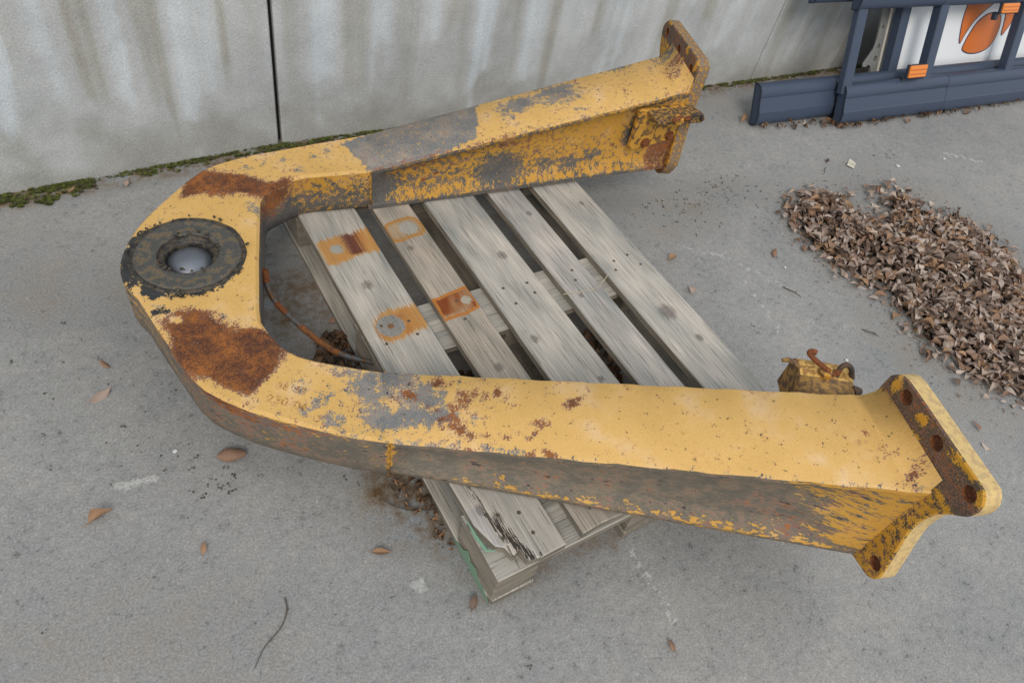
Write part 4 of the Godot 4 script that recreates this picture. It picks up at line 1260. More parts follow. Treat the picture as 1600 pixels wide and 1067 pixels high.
func build_socket(yoke: Node3D) -> void:
	var so := Node3D.new()
	so.name = "ball_socket"
	so.position = Vector3(0.002, H0, -0.014)
	add_numbered(yoke, so)
	var st := begin()
	st.set_smooth_group(0)
	lathe(st, [Vector2(0.1175, -0.004), Vector2(0.115, 0.002), Vector2(0.110, 0.003), Vector2(0.1055, 0.001)], 72, 0.012)
	put("grease_ring", done(st), M.grease, so)
	st = begin()
	st.set_smooth_group(0)
	lathe(st, [Vector2(0.1065, 0.0), Vector2(0.1045, 0.0035), Vector2(0.100, 0.0045), Vector2(0.092, 0.003), Vector2(0.078, 0.0028), Vector2(0.066, 0.0045), Vector2(0.061, 0.004), Vector2(0.059, -0.002)], 64, 0.003)
	put("cover_ring", done(st), M.grease_dry, so)
	st = begin()
	st.set_smooth_group(0)
	lathe(st, [Vector2(0.060, 0.002), Vector2(0.0582, -0.004), Vector2(0.0575, -0.006), Vector2(0.051, -0.0065), Vector2(0.0475, -0.010), Vector2(0.046, -0.016), Vector2(0.045, -0.05)], 56, 0.012)
	put("inner_seat", done(st), M.grease, so)
	st = begin()
	var sp := SphereMesh.new()
	sp.radius = 0.058
	sp.height = 0.116
	sp.radial_segments = 48
	sp.rings = 24
	var ball := put("ball", sp, M.ball, so)
	ball.position = Vector3(0, -0.0575, 0)
	# bits of dirt and lumps of grease round the rim
	st = begin()
	for k in 46:
		var an := rng.randf() * TAU
		var r: float = [0.117, 0.115, 0.0605, 0.0585][k % 4] + rng.randf_range(-0.004, 0.004)
		var c := Vector3(cos(an) * r, 0.006 if r > 0.1 else 0.008, sin(an) * r)
		tube(st, [c, c + Vector3(rng.randf_range(-1, 1), rng.randf_range(-0.1, 0.3), rng.randf_range(-1, 1)) * 0.008], [rng.randf_range(0.0015, 0.0045), rng.randf_range(0.001, 0.003)], 5)
	tag(put("grease_lumps", done(st), M.grease, so), "", "", "", "stuff")
	st = begin()
	tube(st, curve([Vector3(-0.058, 0.0, 0.018), Vector3(-0.052, -0.003, 0.034), Vector3(-0.038, -0.004, 0.048), Vector3(-0.022, -0.005, 0.056)], 4), 0.0028, 6)
	put("seal_scrap", done(st), M.rust_small, so)


func build_grease_pipe(yoke: Node3D) -> void:
	var inv := yoke.transform.affine_inverse()
	var w := [Vector3(-0.1485, 0.193, 0.37), Vector3(-0.1505, 0.172, 0.3835), Vector3(-0.15, 0.155, 0.402), Vector3(-0.141, 0.139, 0.43), Vector3(-0.118, 0.124, 0.482), Vector3(-0.087, 0.112, 0.545), Vector3(-0.058, 0.103, 0.583), Vector3(-0.02, 0.096, 0.612), Vector3(0.035, 0.09, 0.648), Vector3(0.09, 0.155, 0.7)]
	w[-1] = Vector3(0.075, 0.098, 0.69)
	var p := []
	for q in w: p.append(inv * q)
	var line := curve(p, 6)
	var st := begin()
	tube(st, line, 0.0062, 10)
	var pipe := put("grease_pipe", done(st), M.pipe, yoke)
	st = begin()
	tube(st, [p[0] + Vector3(0, 0.004, 0), p[0].lerp(p[1], 0.2), p[0].lerp(p[1], 0.3), p[1]], [0.0085, 0.0085, 0.0095, 0.009], 10)
	put("pipe_fitting", done(st), M.rust_small, pipe)
	st = begin()
	tube(st, line.slice(25, 37), 0.0071, 10)
	put("rusty_sleeve", done(st), M.rust_orange, pipe)
	st = begin()
	tube(st, line.slice(17, 22), 0.0067, 10)
	put("rusty_sleeve", done(st), M.rust_small, pipe)
	# lug that ties the fitting to the casting
	st = begin()
	tube(st, [p[0] + Vector3(-0.03, -0.012, 0), p[0] + Vector3(0.0, -0.01, 0.0)], 0.0075, 8)
	put("pipe_lug", done(st), M.dark_steel, pipe)


# ---------------------------------------------------------------- truck side guards by the wall
func guard_rail(called: String, parent: Node3D, P: Callable, u0: float, u1: float, v0: float, seam: float) -> void:
	var prof := [Vector2(0.0, -0.014), Vector2(0.0, 0.006), Vector2(0.005, 0.016), Vector2(0.02, 0.024), Vector2(0.049, 0.029), Vector2(0.052, 0.0255), Vector2(0.055, 0.0255), Vector2(0.099, 0.0225), Vector2(0.102, 0.0185), Vector2(0.105, 0.0225), Vector2(0.128, 0.0225), Vector2(0.142, 0.017), Vector2(0.151, 0.007), Vector2(0.155, -0.006), Vector2(0.152, -0.016)]
	var first := true
	var rail: MeshInstance3D
	var spans := [[u0, seam - 0.0012], [seam + 0.0012, u1]] if seam > u0 else [[u0, u1]]
	for sp in spans:
		var st := begin()
		for k in prof.size() - 1:
			var a: Vector2 = prof[k]
			var b: Vector2 = prof[k + 1]
			var n := Vector2(-(b - a).y, (b - a).x) * -1.0
			st.set_smooth_group(0 if k < 4 else (1 if k < 6 else (2 if k == 6 else 3)))
			var out: Vector3 = P.call(0.0, n.x * -1.0, n.y * -1.0) - P.call(0.0, 0.0, 0.0)
			if out.dot(P.call(0.0, (a.x + b.x) / 2 - 0.077, (a.y + b.y) / 2 + 0.02) - P.call(0.0, 0.0, 0.0)) < 0: out = -out
			quad(st, P.call(sp[0], v0 + a.x, a.y), P.call(sp[1], v0 + a.x, a.y), P.call(sp[1], v0 + b.x, b.y), P.call(sp[0], v0 + b.x, b.y), out)
		st.set_smooth_group(-1)
		# closed ends and a flat back
		for e in [0, 1]:
			var o: Vector3 = (P.call(1.0, 0, 0) - P.call(0.0, 0, 0)) * (-1.0 if e == 0 else 1.0)
			var mid: Vector3 = P.call(sp[e], v0 + 0.077, 0.0)
			for k in prof.size():
				var a: Vector2 = prof[k]
				var b: Vector2 = prof[(k + 1) % prof.size()]
				tri(st, mid, P.call(sp[e], v0 + a.x, a.y), P.call(sp[e], v0 + b.x, b.y), o)
		quad(st, P.call(sp[0], v0, -0.014), P.call(sp[1], v0, -0.014), P.call(sp[1], v0 + 0.152, -0.016), P.call(sp[0], v0 + 0.152, -0.016), P.call(0.0, 0.0, -1.0) - P.call(0.0, 0.0, 0.0))
		if first: rail = put(called, done(st), M.guard, parent)
		else: put("rail_end_piece", done(st), M.guard, rail)
		if first:
			# moulded cap with a raised rim on the left end
			var cp := begin()
			for k in prof.size():
				var a: Vector2 = prof[k] * 1.0
				var b: Vector2 = prof[(k + 1) % prof.size()]
				tube(cp, [P.call(sp[0] - 0.002, v0 + a.x, a.y), P.call(sp[0] - 0.002, v0 + b.x, b.y)], 0.0022, 5)
			put("end_cap_rim", done(cp), M.guard_dark, rail)
		first = false


func build_guards() -> void:
	var lean := deg_to_rad(22.0)
	var frames := [
		["side_guard", Vector2(2.2332, 0.1239), Vector2(1.2535, 0.1194), "front blue-grey truck side guard with amber reflectors, standing before the white panel", 0.0, 0.435, -0.03],
		["side_guard", Vector2(1.8442, 0.0243), Vector2(0.4464, 0.0408), "rear blue-grey truck side guard, its low rail sticking out at the left", 0.0, 0.435, 0.2]]
	for fi in 2:
		var f = frames[fi]
		var d: Vector2 = f[2].normalized()
		var e := Vector3(d.x, 0, d.y)
		var back := Vector3(d.y, 0, -d.x)
		var v := Vector3.UP * cos(lean) + back * sin(lean)
		var o := -back * cos(lean) + Vector3.UP * sin(lean)
		var g := base(f[0], Vector3(f[1].x, 0.004, f[1].y), f[3], "side guard", "truck side guards leaning by the wall")
		var P := func(u: float, y: float, w: float) -> Vector3: return e * u + v * (y + 0.004) + o * w
		guard_rail("lower_rail", g, P, f[4], 2.9, 0.0, 0.62 if fi == 0 else -1.0)
		guard_rail("upper_rail", g, P, f[6], 2.9, 0.425, 0.45 if fi == 0 else -1.0)
		for u in ([0.012, 0.478, 1.035, 1.6, 2.2] if fi == 0 else [0.748, 1.95, 2.5]):
			var st := begin()
			var w: float = 0.05
			var xf := Transform3D(Basis(e, v, o), P.call(u, 0.0, -0.006 if fi == 0 else -0.02))
			prism(st, st, rect(w, 0.042 if u > 0.1 else 0.03, 0.004), 0.12, 0.45, 0.0, xf)
			put("upright", done(st), M.guard, g)
			if fi > 5:
				var cs := block(Vector3(w + 0.008, 0.012, 0.05), 0.003, Transform3D(Basis(e, v, o), P.call(u, 0.419, -0.004)))
				put("upright_shoe", cs, M.guard_dark, g)
		if fi == 0:
			for q in [[0.322, 0.432, 0.158, 0.212, 0.026], [0.815, 0.93, 0.386, 0.43, 0.026]]:
				var xf := Transform3D(Basis(e, v, o), P.call((q[0] + q[1]) / 2, (q[2] + q[3]) / 2, q[4]))
				var ho := put("reflector", block(Vector3(q[1] - q[0], q[3] - q[2], 0.012), 0.002, xf), M.guard_dark, g)
				xf.origin += o * 0.009
				put("amber_lens", block(Vector3(q[1] - q[0] - 0.006, q[3] - q[2] - 0.006, 0.010), 0.003, xf), M.amber, ho)
				for k in 2:
					xf.origin = P.call(lerpf(q[0], q[1], 0.5), lerpf(q[2], q[3], 0.33 + k * 0.3), q[4] + 0.0145)
					put("lens_rib", block(Vector3(q[1] - q[0] - 0.012, 0.0025, 0.002), 0.0, xf), M.amber_dark, ho)
				# stalk down to the rail
				xf.origin = P.call(q[0] + 0.012, q[2] - 0.01, 0.006)
				put("reflector_foot", block(Vector3(0.02, 0.03, 0.02), 0.002, xf), M.guard_dark, ho)
	# white panel behind the guards, with an orange emblem
	var f = frames[1]
	var d: Vector2 = f[2].normalized()
	var e := Vector3(d.x, 0, d.y)
	var back := Vector3(d.y, 0, -d.x)
	var v := Vector3.UP * cos(lean) + back * sin(lean)
	var o := -back * cos(lean) + Vector3.UP * sin(lean)
	var org := Vector3(f[1].x, 0.004, f[1].y) + back * 0.06
	var pn := base("truck_panel", org, "white truck panel with an orange leaf-shaped emblem behind the side guards", "panel")
	var P := func(u: float, y: float, w: float) -> Vector3: return e * u + v * y + o * w
	var seam := 1.476
	for q in [[0.745, seam - 0.001], [seam + 0.001, 2.9]]:
		var st := begin()
		prism(st, st, rect(q[1] - q[0], 0.012, 0.003), 0.015, 0.56, 0.003, Transform3D(Basis(e, v, o), P.call((q[0] + q[1]) / 2, 0.0, -0.006)))
		put("panel_sheet", done(st), M.white, pn)
	var st := begin()
	prism(st, st, rect(0.018, 0.05, 0.004), 0.015, 0.56, 0.003, Transform3D(Basis(e, v, o), P.call(0.7355, 0.0, -0.024)))
	put("panel_return", done(st), M.white_shaded, pn)  # same white sheet, coloured as its shaded edge
	var shapes := [
		[Vector2(1.225, 0.42), Vector2(1.21, 0.366), Vector2(1.205, 0.298), Vector2(1.225, 0.215), Vector2(1.248, 0.253), Vector2(1.288, 0.306), Vector2(1.345, 0.347), Vector2(1.40, 0.378), Vector2(1.44, 0.42)],
		[Vector2(1.257, 0.189), Vector2(1.262, 0.21), Vector2(1.272, 0.235), Vector2(1.302, 0.283), Vector2(1.33, 0.307), Vector2(1.365, 0.324), Vector2(1.407, 0.331), Vector2(1.44, 0.329), Vector2(1.464, 0.318), Vector2(1.48, 0.293), Vector2(1.483, 0.249), Vector2(1.465, 0.205), Vector2(1.44, 0.184), Vector2(1.412, 0.173), Vector2(1.38, 0.167), Vector2(1.349, 0.165), Vector2(1.315, 0.167), Vector2(1.29, 0.172), Vector2(1.27, 0.179)],
		[Vector2(1.495, 0.345), Vector2(1.506, 0.315), Vector2(1.512, 0.275), Vector2(1.518, 0.236), Vector2(1.552, 0.271), Vector2(1.575, 0.318), Vector2(1.59, 0.361), Vector2(1.60, 0.42), Vector2(1.53, 0.42), Vector2(1.515, 0.37)]]
	for s in shapes:
		var p := ccw(PackedVector2Array(s))
		# rounded outline
		var r := PackedVector2Array()
		for i in p.size():
			var n := p.size()
			for k in 4: r.append(p[i].cubic_interpolate(p[(i + 1) % n], p[(i + n - 1) % n], p[(i + 2) % n], k / 4.0))
		var rim := begin()
		var B := Transform3D(Basis(e, o, v), Vector3.ZERO)
		prism(rim, rim, inset(r, -0.0045), 0.0002, 0.0009, 0.0, B)
		var ol := put("emblem_outline", done(rim), M.navy, pn)
		var fill := begin()
		prism(fill, fill, inset(r, 0.001), 0.001, 0.0015, 0.0, B)
		put("emblem_shape", done(fill), M.orange, ol)
	# drilled grey bracket standing against the panel's edge
	var bp := PackedVector2Array([Vector2(0.69, 0.46), Vector2(0.685, 0.357), Vector2(0.686, 0.257), Vector2(0.676, 0.216), Vector2(0.632, 0.16), Vector2(0.634, 0.148), Vector2(0.655, 0.146), Vector2(0.668, 0.154), Vector2(0.682, 0.146), Vector2(0.69, 0.122), Vector2(0.70, 0.02), Vector2(0.725, 0.02), Vector2(0.725, 0.46)])
	var bs := begin()
	prism(bs, bs, bp, -0.012, -0.006, 0.001, Transform3D(Basis(e, o, v), Vector3.ZERO), Transform2D(), [circle(Vector2(0.707, 0.37), 0.007, 10), circle(Vector2(0.705, 0.30), 0.007, 10), circle(Vector2(0.704, 0.226), 0.009, 10), circle(Vector2(0.70, 0.178), 0.011, 10)])
	put("drilled_bracket", done(bs), M.zinc, pn)


# ---------------------------------------------------------------- leaves and litter
func leaf_mesh(length: float, width: float, curl: float, bend: float, sd: int, segs := 5) -> ArrayMesh:
	var r := RandomNumberGenerator.new()
	r.seed = sd
	var st := begin()
	st.set_smooth_group(0)
	var prof := [0.05, 0.62, 1.0, 0.86, 0.46, 0.02] if segs == 5 else [0.05, 0.9, 0.75, 0.02]
	var rows := []
	var lop := r.randf_range(0.8, 1.2)
	for i in segs + 1:
		var t := float(i) / segs
		var hw: float = prof[i] * width / 2
		var y := bend * sin(t * PI) * length + r.randf_range(-0.02, 0.02) * width
		var row := []
		for k in 5:
			var q := (k - 2) / 2.0
			var l := hw * (r.randf_range(0.85, 1.12) if absf(q) > 0.9 else 1.0) * (lop if q > 0 else 2.0 - lop)
			var a := curl * absf(q) * 1.3
			var ru := sin(t * 9.0 + q * 3.0 + sd) * 0.05 * width * absf(q)
			row.append(Vector3((t - 0.5) * length - absf(q) * 0.06 * length * sin(t * PI), y + l * absf(q) * sin(a) + ru - (0.0 if k != 2 else 0.02 * width), l * q * cos(a)))
		rows.append(row)
	for i in segs:
		for k in 4:
			quad(st, rows[i][k], rows[i][k + 1], rows[i + 1][k + 1], rows[i + 1][k], Vector3.UP)
	# stalk
	tri(st, rows[0][2] + Vector3(0, 0, 0.0012), rows[0][2] - Vector3(0, 0, 0.0012), rows[0][2] + Vector3(-length * 0.3, r.randf_range(-0.002, 0.006), r.randf_range(-0.004, 0.004)), Vector3.UP)
	return done(st).commit()


func turned(yaw: float, pitch: float, roll: float, at: Vector3, k := 1.0) -> Transform3D:
	return Transform3D(Basis.from_euler(Vector3(pitch, yaw, roll)).scaled(Vector3.ONE * k), at)


func multi(called: String, mesh: Mesh, mat: Material, places: Array, tints: Array, parent: Node = self) -> MultiMeshInstance3D:
	var mm := MultiMesh.new()
	mm.transform_format = MultiMesh.TRANSFORM_3D
	mm.use_colors = true
	mm.mesh = mesh
	mm.instance_count = places.size()
	for i in places.size():
		mm.set_instance_transform(i, places[i])
		mm.set_instance_color(i, tints[i])
	var o := MultiMeshInstance3D.new()
	o.name = called
	o.multimesh = mm
	o.material_override = mat
	add_numbered(parent, o)
	o.set_meta("kind", "stuff")
	return o


func inside_depth(p: Vector2, poly: PackedVector2Array) -> float:
	var best := INF
	for i in poly.size():
		best = minf(best, p.distance_to(Geometry2D.get_closest_point_to_segment(p, poly[i], poly[(i + 1) % poly.size()])))
	return best if Geometry2D.is_point_in_polygon(p, poly) else -best


func build_leaf_pile() -> void:
	var poly := PackedVector2Array([Vector2(1.575, 0.475), Vector2(1.69, 0.43), Vector2(1.82, 0.455), Vector2(1.86, 0.52), Vector2(1.83, 0.585), Vector2(1.90, 0.655), Vector2(1.965, 0.60), Vector2(2.04, 0.535), Vector2(2.14, 0.575), Vector2(2.1, 0.64), Vector2(2.14, 0.70), Vector2(2.24, 0.72), Vector2(2.25, 0.82), Vector2(2.22, 1.02), Vector2(2.10, 1.12), Vector2(1.95, 1.32), Vector2(1.72, 1.4), Vector2(1.61, 1.33), Vector2(1.56, 1.21), Vector2(1.545, 1.10), Vector2(1.575, 0.97), Vector2(1.60, 0.87), Vector2(1.545, 0.79), Vector2(1.52, 0.70), Vector2(1.52, 0.62)])
	var org := Vector3(1.85, 0, 0.9)
	var pile := base("leaf_pile", org, "pile of dry brown leaves drifted on the concrete at the right", "leaf pile")
	var height := func(p: Vector2) -> float:
		var d := inside_depth(p, poly)
		return maxf(0.0, 0.05 * smoothstep(0.0, 0.2, d) * (0.75 + 0.25 * sin(p.x * 17.0) * cos(p.y * 13.0)))
	# the matted mould the loose leaves lie on
	var st := begin()
	st.set_smooth_group(0)
	var step := 0.03
	var nx := int(0.86 / step)
	var nz := int(1.08 / step)
	for i in nx:
		for k in nz:
			var q := [Vector2(1.48 + i * step, 0.38 + k * step), Vector2(1.48 + (i + 1) * step, 0.38 + k * step), Vector2(1.48 + (i + 1) * step, 0.38 + (k + 1) * step), Vector2(1.48 + i * step, 0.38 + (k + 1) * step)]
			if inside_depth((q[0] + q[2]) / 2, poly) < 0.035: continue
			var v := []
			for p in q: v.append(Vector3(p.x, height.call(p) * 0.85 - 0.002 + 0.004 * sin(p.x * 90) * cos(p.y * 77), p.y) - org)
			quad(st, v[0], v[1], v[2], v[3], Vector3.UP)
	var mould := put("leaf_mould", done(st), M.mould, pile)
	mould.set_meta("kind", "stuff")
	var shapes := []
	for k in 10: shapes.append(leaf_mesh(0.040 + 0.004 * (k % 4), 0.027 + 0.003 * (k % 3), [0.4, -0.35, 0.7, 0.2, -0.6][k % 5], [0.14, -0.1, 0.24][k % 3], 200 + k))
	M.leaf_shapes = shapes
	var tones := [rgb8(142, 122, 110), rgb8(160, 142, 130), rgb8(116, 96, 85), rgb8(178, 163, 151), rgb8(134, 106, 88), rgb8(150, 120, 94), rgb8(96, 80, 70), rgb8(162, 148, 140)]
	var mats := []
	for t in tones: mats.append(plain(t, 0.75, 0.0, {"backlight_enabled": true, "backlight": Color(t.r * 0.35, t.g * 0.3, t.b * 0.25), "cull_mode": BaseMaterial3D.CULL_DISABLED}))
	M.leaf_mats = mats
	var spots := []
	while spots.size() < 4300:
		var p := Vector2(rng.randf_range(1.48, 2.3), rng.randf_range(0.4, 1.43))
		var d := inside_depth(p, poly)
		if d < -0.07 or (d < 0.03 and rng.randf() > 0.75 * exp((d - 0.03) * 32.0)): continue
		var h: float = height.call(p)
		var slope := 0.42 if d > 0.02 else 0.2
		var lift := rng.randf_range(0.0, 0.022) if d > 0.02 else rng.randf_range(0.003, 0.009)
		spots.append([turned(rng.randf() * TAU, rng.randf_range(-slope, slope), rng.randf_range(-slope, slope), Vector3(p.x, h + lift + 0.003, p.y) - org, 0.4 + 0.64 * pow(rng.randf(), 1.4)), lift + h, p])
	# the three hundred that lie uppermost and nearest are leaves of their own
	spots.sort_custom(func(a, b): return a[1] + a[2].y * 0.012 > b[1] + b[2].y * 0.012)
	var loose := spots.slice(0, 300)
	var rest := spots.slice(300)
	for i in loose.size():
		var lf := put("leaf", shapes[i % 10], mats[(i * 7 + i / 10) % 8], pile)
		lf.transform = loose[i][0]
	for k in 5:
		var pl := []
		var ti := []
		for i in range(k, rest.size(), 5):
			pl.append(rest[i][0])
			var c: Color = tones[rng.randi() % 8].srgb_to_linear() * rng.randf_range(0.75, 1.15)
			ti.append(Color(c.r, c.g, c.b))
		multi("leaf_mass", shapes[k * 2], M.leaf_tint, pl, ti, pile)
	# crumbs and stalks blown out round the heap
	var crumbs := []
	var tint := []
	for i in 9000:
		var p := Vector2(rng.randf_range(1.4, 2.4), rng.randf_range(0.38, 1.5))
		var d := inside_depth(p, poly)
		if d > 0.02 or d < -0.16 or rng.randf() > exp(d * 20.0): continue
		crumbs.append(turned(rng.randf() * TAU, rng.randf_range(-0.3, 0.3), rng.randf_range(-0.3, 0.3), Vector3(p.x, 0.003, p.y) - org, rng.randf_range(0.04, 0.2)))
		var c: Color = tones[rng.randi() % 8].srgb_to_linear() * rng.randf_range(0.4, 1.0)
		tint.append(Color(c.r, c.g, c.b))
	multi("leaf_crumbs", shapes[3], M.leaf_tint, crumbs, tint, pile)


func litter(called: String, label: String, category: String, poly: PackedVector2Array, count: int, lo: float, hi: float, tone: float) -> void:
	var tones := [rgb8(120, 90, 66), rgb8(96, 72, 54), rgb8(140, 112, 88), rgb8(84, 70, 58)]
	var pl := []
	var ti := []
	var box := Rect2(poly[0], Vector2.ZERO)
	for p in poly: box = box.expand(p)
	var mid := box.get_center()
	while pl.size() < count:
		var p := Vector2(rng.randf_range(box.position.x, box.end.x), rng.randf_range(box.position.y, box.end.y))
		if not Geometry2D.is_point_in_polygon(p, poly): continue
		pl.append(turned(rng.randf() * TAU, rng.randf_range(-0.5, 0.5), rng.randf_range(-0.5, 0.5), Vector3(p.x - mid.x, rng.randf_range(0.003, 0.014), p.y - mid.y), rng.randf_range(lo, hi)))
		var c: Color = tones[rng.randi() % 4].srgb_to_linear() * tone * rng.randf_range(0.6, 1.2)
		ti.append(Color(c.r, c.g, c.b))
	var o := multi(called, M.leaf_shapes[2], M.leaf_tint, pl, ti)
	o.position = Vector3(mid.x, 0, mid.y)
	tag(o, label, category, "", "stuff")


func build_moss() -> void:
	var st := begin()
	# a low tuft: a few short blades round a crumbly cushion
	for k in 7:
		var a := k * 2.4
		var d := Vector3(cos(a), 0, sin(a))
		var s := Vector3(-d.z, 0, d.x) * 0.0022
		tri(st, d * 0.002 + s, d * 0.002 - s, d * 0.007 + Vector3.UP * (0.006 + 0.002 * (k % 3)), d)
		tri(st, d * 0.004 + s, d * 0.004 - s, d * 0.009 + Vector3.UP * 0.002, Vector3.UP)
	var mesh := done(st).commit()
	var n := FastNoiseLite.new()
	n.seed = 5
	n.frequency = 9.0
	var pl := []
	var ti := []
	var org := Vector3(0.6, 0, -0.3)
	for i in 34000:
		var x := rng.randf_range(-1.2, 3.2)
		var d := rng.randf_range(0.0, 0.085)
		var width := 0.03
		var dens := 0.0
		if x < -0.41: width = 0.062; dens = 1.0
		elif x < -0.30: width = 0.02; dens = 0.25
		elif x < 0.55: width = 0.034; dens = 0.7
		elif x < 1.4: width = 0.035; dens = 0.5
		elif x < 2.1: width = 0.028; dens = 0.45
		else: width = 0.022; dens = 0.5
		var q := n.get_noise_2d(x, d * 3.0)
		width *= 1.0 + 0.6 * n.get_noise_2d(x * 2.0 + 40.0, 0)
		if d > width or rng.randf() > dens * smoothstep(-0.28, 0.2, q + 0.12 - d * 2.0): continue
		var mt := turned(rng.randf() * TAU, rng.randf_range(-0.3, 0.3), rng.randf_range(-0.3, 0.3), Vector3(x, 0.0005 + rng.randf() * 0.003, wall_z(x) + d) - org, rng.randf_range(0.3, 0.85))
		pl.append(mt.scaled_local(Vector3(1, 0.7, 1)))
		var g := Color(0.06, 0.085, 0.016).lerp(Color(0.15, 0.17, 0.035), rng.randf()) if rng.randf() > 0.3 else Color(0.09, 0.075, 0.045)
		ti.append(g)
	var o := multi("moss", mesh, M.leaf_tint, pl, ti)
	o.position = org
	tag(o, "green moss strip growing along the foot of the wall", "moss", "", "stuff")


func build_small_things() -> void:
	var sh: Array = M.leaf_shapes
	var ms: Array = M.leaf_mats
	# x, z, size, tone, shape, yaw, label
	var leaves := [
		[-0.533, 0.429, 1.15, 1, 1, 0.4, "pale brown leaf on bare concrete left of the yoke's rusty bend"],
		[-0.509, 0.344, 0.8, 4, 4, 2.1, "small curled brown leaf on concrete, behind the pale one left of the yoke"],
		[-0.586, 0.717, 1.0, 5, 2, 0.2, "brown leaf nearest the left edge of the yard"],
		[-0.437, 0.858, 0.5, 5, 3, 1.2, "tiny orange-brown leaf on the open concrete at lower left"],
		[-0.14, 1.011, 0.75, 5, 7, -0.5, "slender tan leaf on concrete left of the pallet's broken corner"],
		[-0.023, 1.181, 0.8, 2, 0, 0.8, "brown leaf in front of the pallet's broken corner"],
		[0.284, 1.428, 0.55, 4, 6, 1.6, "small dark leaf near the bottom edge of the yard"],
		[1.019, 0.527, 0.75, 5, 5, 0.1, "orange-brown leaf beside the pallet's right side, farther one"],
		[0.986, 0.66, 0.75, 1, 8, 1.0, "pale leaf touching the pallet's right side, nearer one"],
		[1.372, 0.628, 0.95, 4, 9, 0.7, "crumpled leaf alone between pallet and leaf pile"],
		[1.425, 1.37, 0.6, 4, 3, 1.4, "small brown leaf behind the near flange plate, upper one"],
		[1.394, 1.424, 0.65, 3, 1, 1.9, "small grey-brown leaf behind the near flange plate, lower one"],
		[1.835, -0.015, 1.1, 5, 2, 0.3, "tan leaf at the left end of the rear guard's low rail"],
		[2.10, 0.075, 1.0, 3, 4, 0.9, "grey leaf under the rear guard's low rail"],
		[2.19, 0.10, 1.1, 6, 5, 0.2, "dark leaf wedged where the two low rails overlap"],
		[2.62, 0.20, 1.0, 4, 0, 0.5, "brown leaf along the foot of the front guard"],
		[3.02, 0.235, 1.1, 2, 7, 0.0, "dark brown leaf under the front guard's low rail at far right"],
		[0.0, 0.40, 0.7, 4, 6, 0.3, "orange leaf on the darker concrete inside the yoke's bend"],
		[1.99, 0.30, 0.6, 6, 7, 0.6, "narrow dark leaf on the concrete behind the leaf pile"],
		[-0.48, -0.285, 1.0, 5, 1, 0.2, "tan leaf lying on the moss at the far left"],
		[-0.335, -0.27, 0.7, 1, 0, 1.2, "pale leaf in the gap of the moss strip"],
	]
	for q in leaves:
		var lf := put("dry_leaf", sh[q[4]], ms[q[3]], self)
		lf.transform = turned(q[5], 0.12, 0.1, Vector3(q[0], 0.006 * q[2] + 0.002, q[1]), q[2])
		tag(lf, q[6], "leaf", "single leaves scattered over the yard")
	# a thick curled leaf, folded over on itself
	var st := begin()
	st.set_smooth_group(0)
	for i in 7:
		for k in 9:
			var v := []
			for e in [[i, k], [i + 1, k], [i + 1, k + 1], [i, k + 1]]:
				var t: float = e[0] / 7.0
				var a: float = lerpf(-0.5, 4.4, e[1] / 9.0)
				var r := 0.011 * pow(sin(clampf(t, 0.03, 0.97) * PI), 0.6) * (1.0 + 0.12 * sin(t * 9.0 + a * 2.0))
				v.append(Vector3((t - 0.5) * 0.056, 0.0115 + r * sin(a), r * cos(a) * 1.4))
			quad(st, v[0], v[1], v[2], v[3], v[0] - Vector3(v[0].x, 0.0115, 0))
	var roll := put("curled_leaf", done(st), ms[4], self)
	roll.transform = turned(-0.3, 0, 0, Vector3(-0.333, 0, 0.684))
	tag(roll, "reddish brown rolled-up leaf on concrete below the yoke's rusty side", "leaf")
	# paper scraps and pale chips
	var bits := [[2.075, 0.35, 0.05, "pale paper scrap lying behind the leaf pile", "paper_scrap"], [2.15, 0.53, 0.04, "whitish flake at the far tip of the leaf pile", "paper_scrap"], [2.278, 0.42, 0.016, "small white chip right of the pale paper scrap", "stone_chip"], [-0.431, 0.625, 0.010, "tiny white chip on concrete left of the yoke", "stone_chip"], [1.36, 0.69, 0.009, "tiny white chip beside the crumpled leaf", "stone_chip"], [1.25, 1.05, 0.01, "tiny white chip near the nearer arm's bracket", "stone_chip"], [2.55, 0.45, 0.012, "small white chip at the right, before the guards", "stone_chip"]]
	for i in bits.size():
		var q = bits[i]
		var b := begin()
		if q[4] == "paper_scrap":
			b.set_smooth_group(0)
			for k in 5:
				var x0: float = (k / 5.0 - 0.5) * q[2]
				var x1: float = ((k + 1) / 5.0 - 0.5) * q[2]
				quad(b, Vector3(x0, 0.006 + 0.005 * sin(k * 1.4), -q[2] * 0.3), Vector3(x1, 0.006 + 0.005 * sin(k * 1.4 + 1.4), -q[2] * 0.26), Vector3(x1, 0.004 + 0.003 * sin(k * 1.1 + 1.1), q[2] * 0.28), Vector3(x0, 0.004 + 0.003 * sin(k * 1.1), q[2] * 0.3), Vector3.UP)
		else:
			prism(b, b, PackedVector2Array([Vector2(-0.5, -0.3), Vector2(0.1, -0.45), Vector2(0.5, 0.0), Vector2(0.2, 0.4), Vector2(-0.4, 0.3)]), 0.0005, 0.35, 0.1, Transform3D(Basis().scaled(Vector3.ONE * q[2]), Vector3.ZERO))
		var o := put(q[4], done(b), M.paper if q[4] == "paper_scrap" else M.chip, self)
		o.transform = turned(0.5 + i, 0, 0, Vector3(q[0], 0.0008, q[1]))
		tag(o, q[3], "scrap" if q[4] == "paper_scrap" else "chip")
	# twigs, straw and a scrap of strapping
	st = begin()
	tube(st, curve([Vector3(0, 0.004, -0.04), Vector3(-0.004, 0.006, -0.015), Vector3(-0.025, 0.004, 0.01), Vector3(-0.06, 0.005, 0.03), Vector3(-0.085, 0.003, 0.055)], 4), [0.0012, 0.0012, 0.0013, 0.0013, 0.0014, 0.0013, 0.0012, 0.0012, 0.0011, 0.0011, 0.001, 0.001, 0.0009, 0.0008, 0.0008, 0.0007, 0.0006], 6)
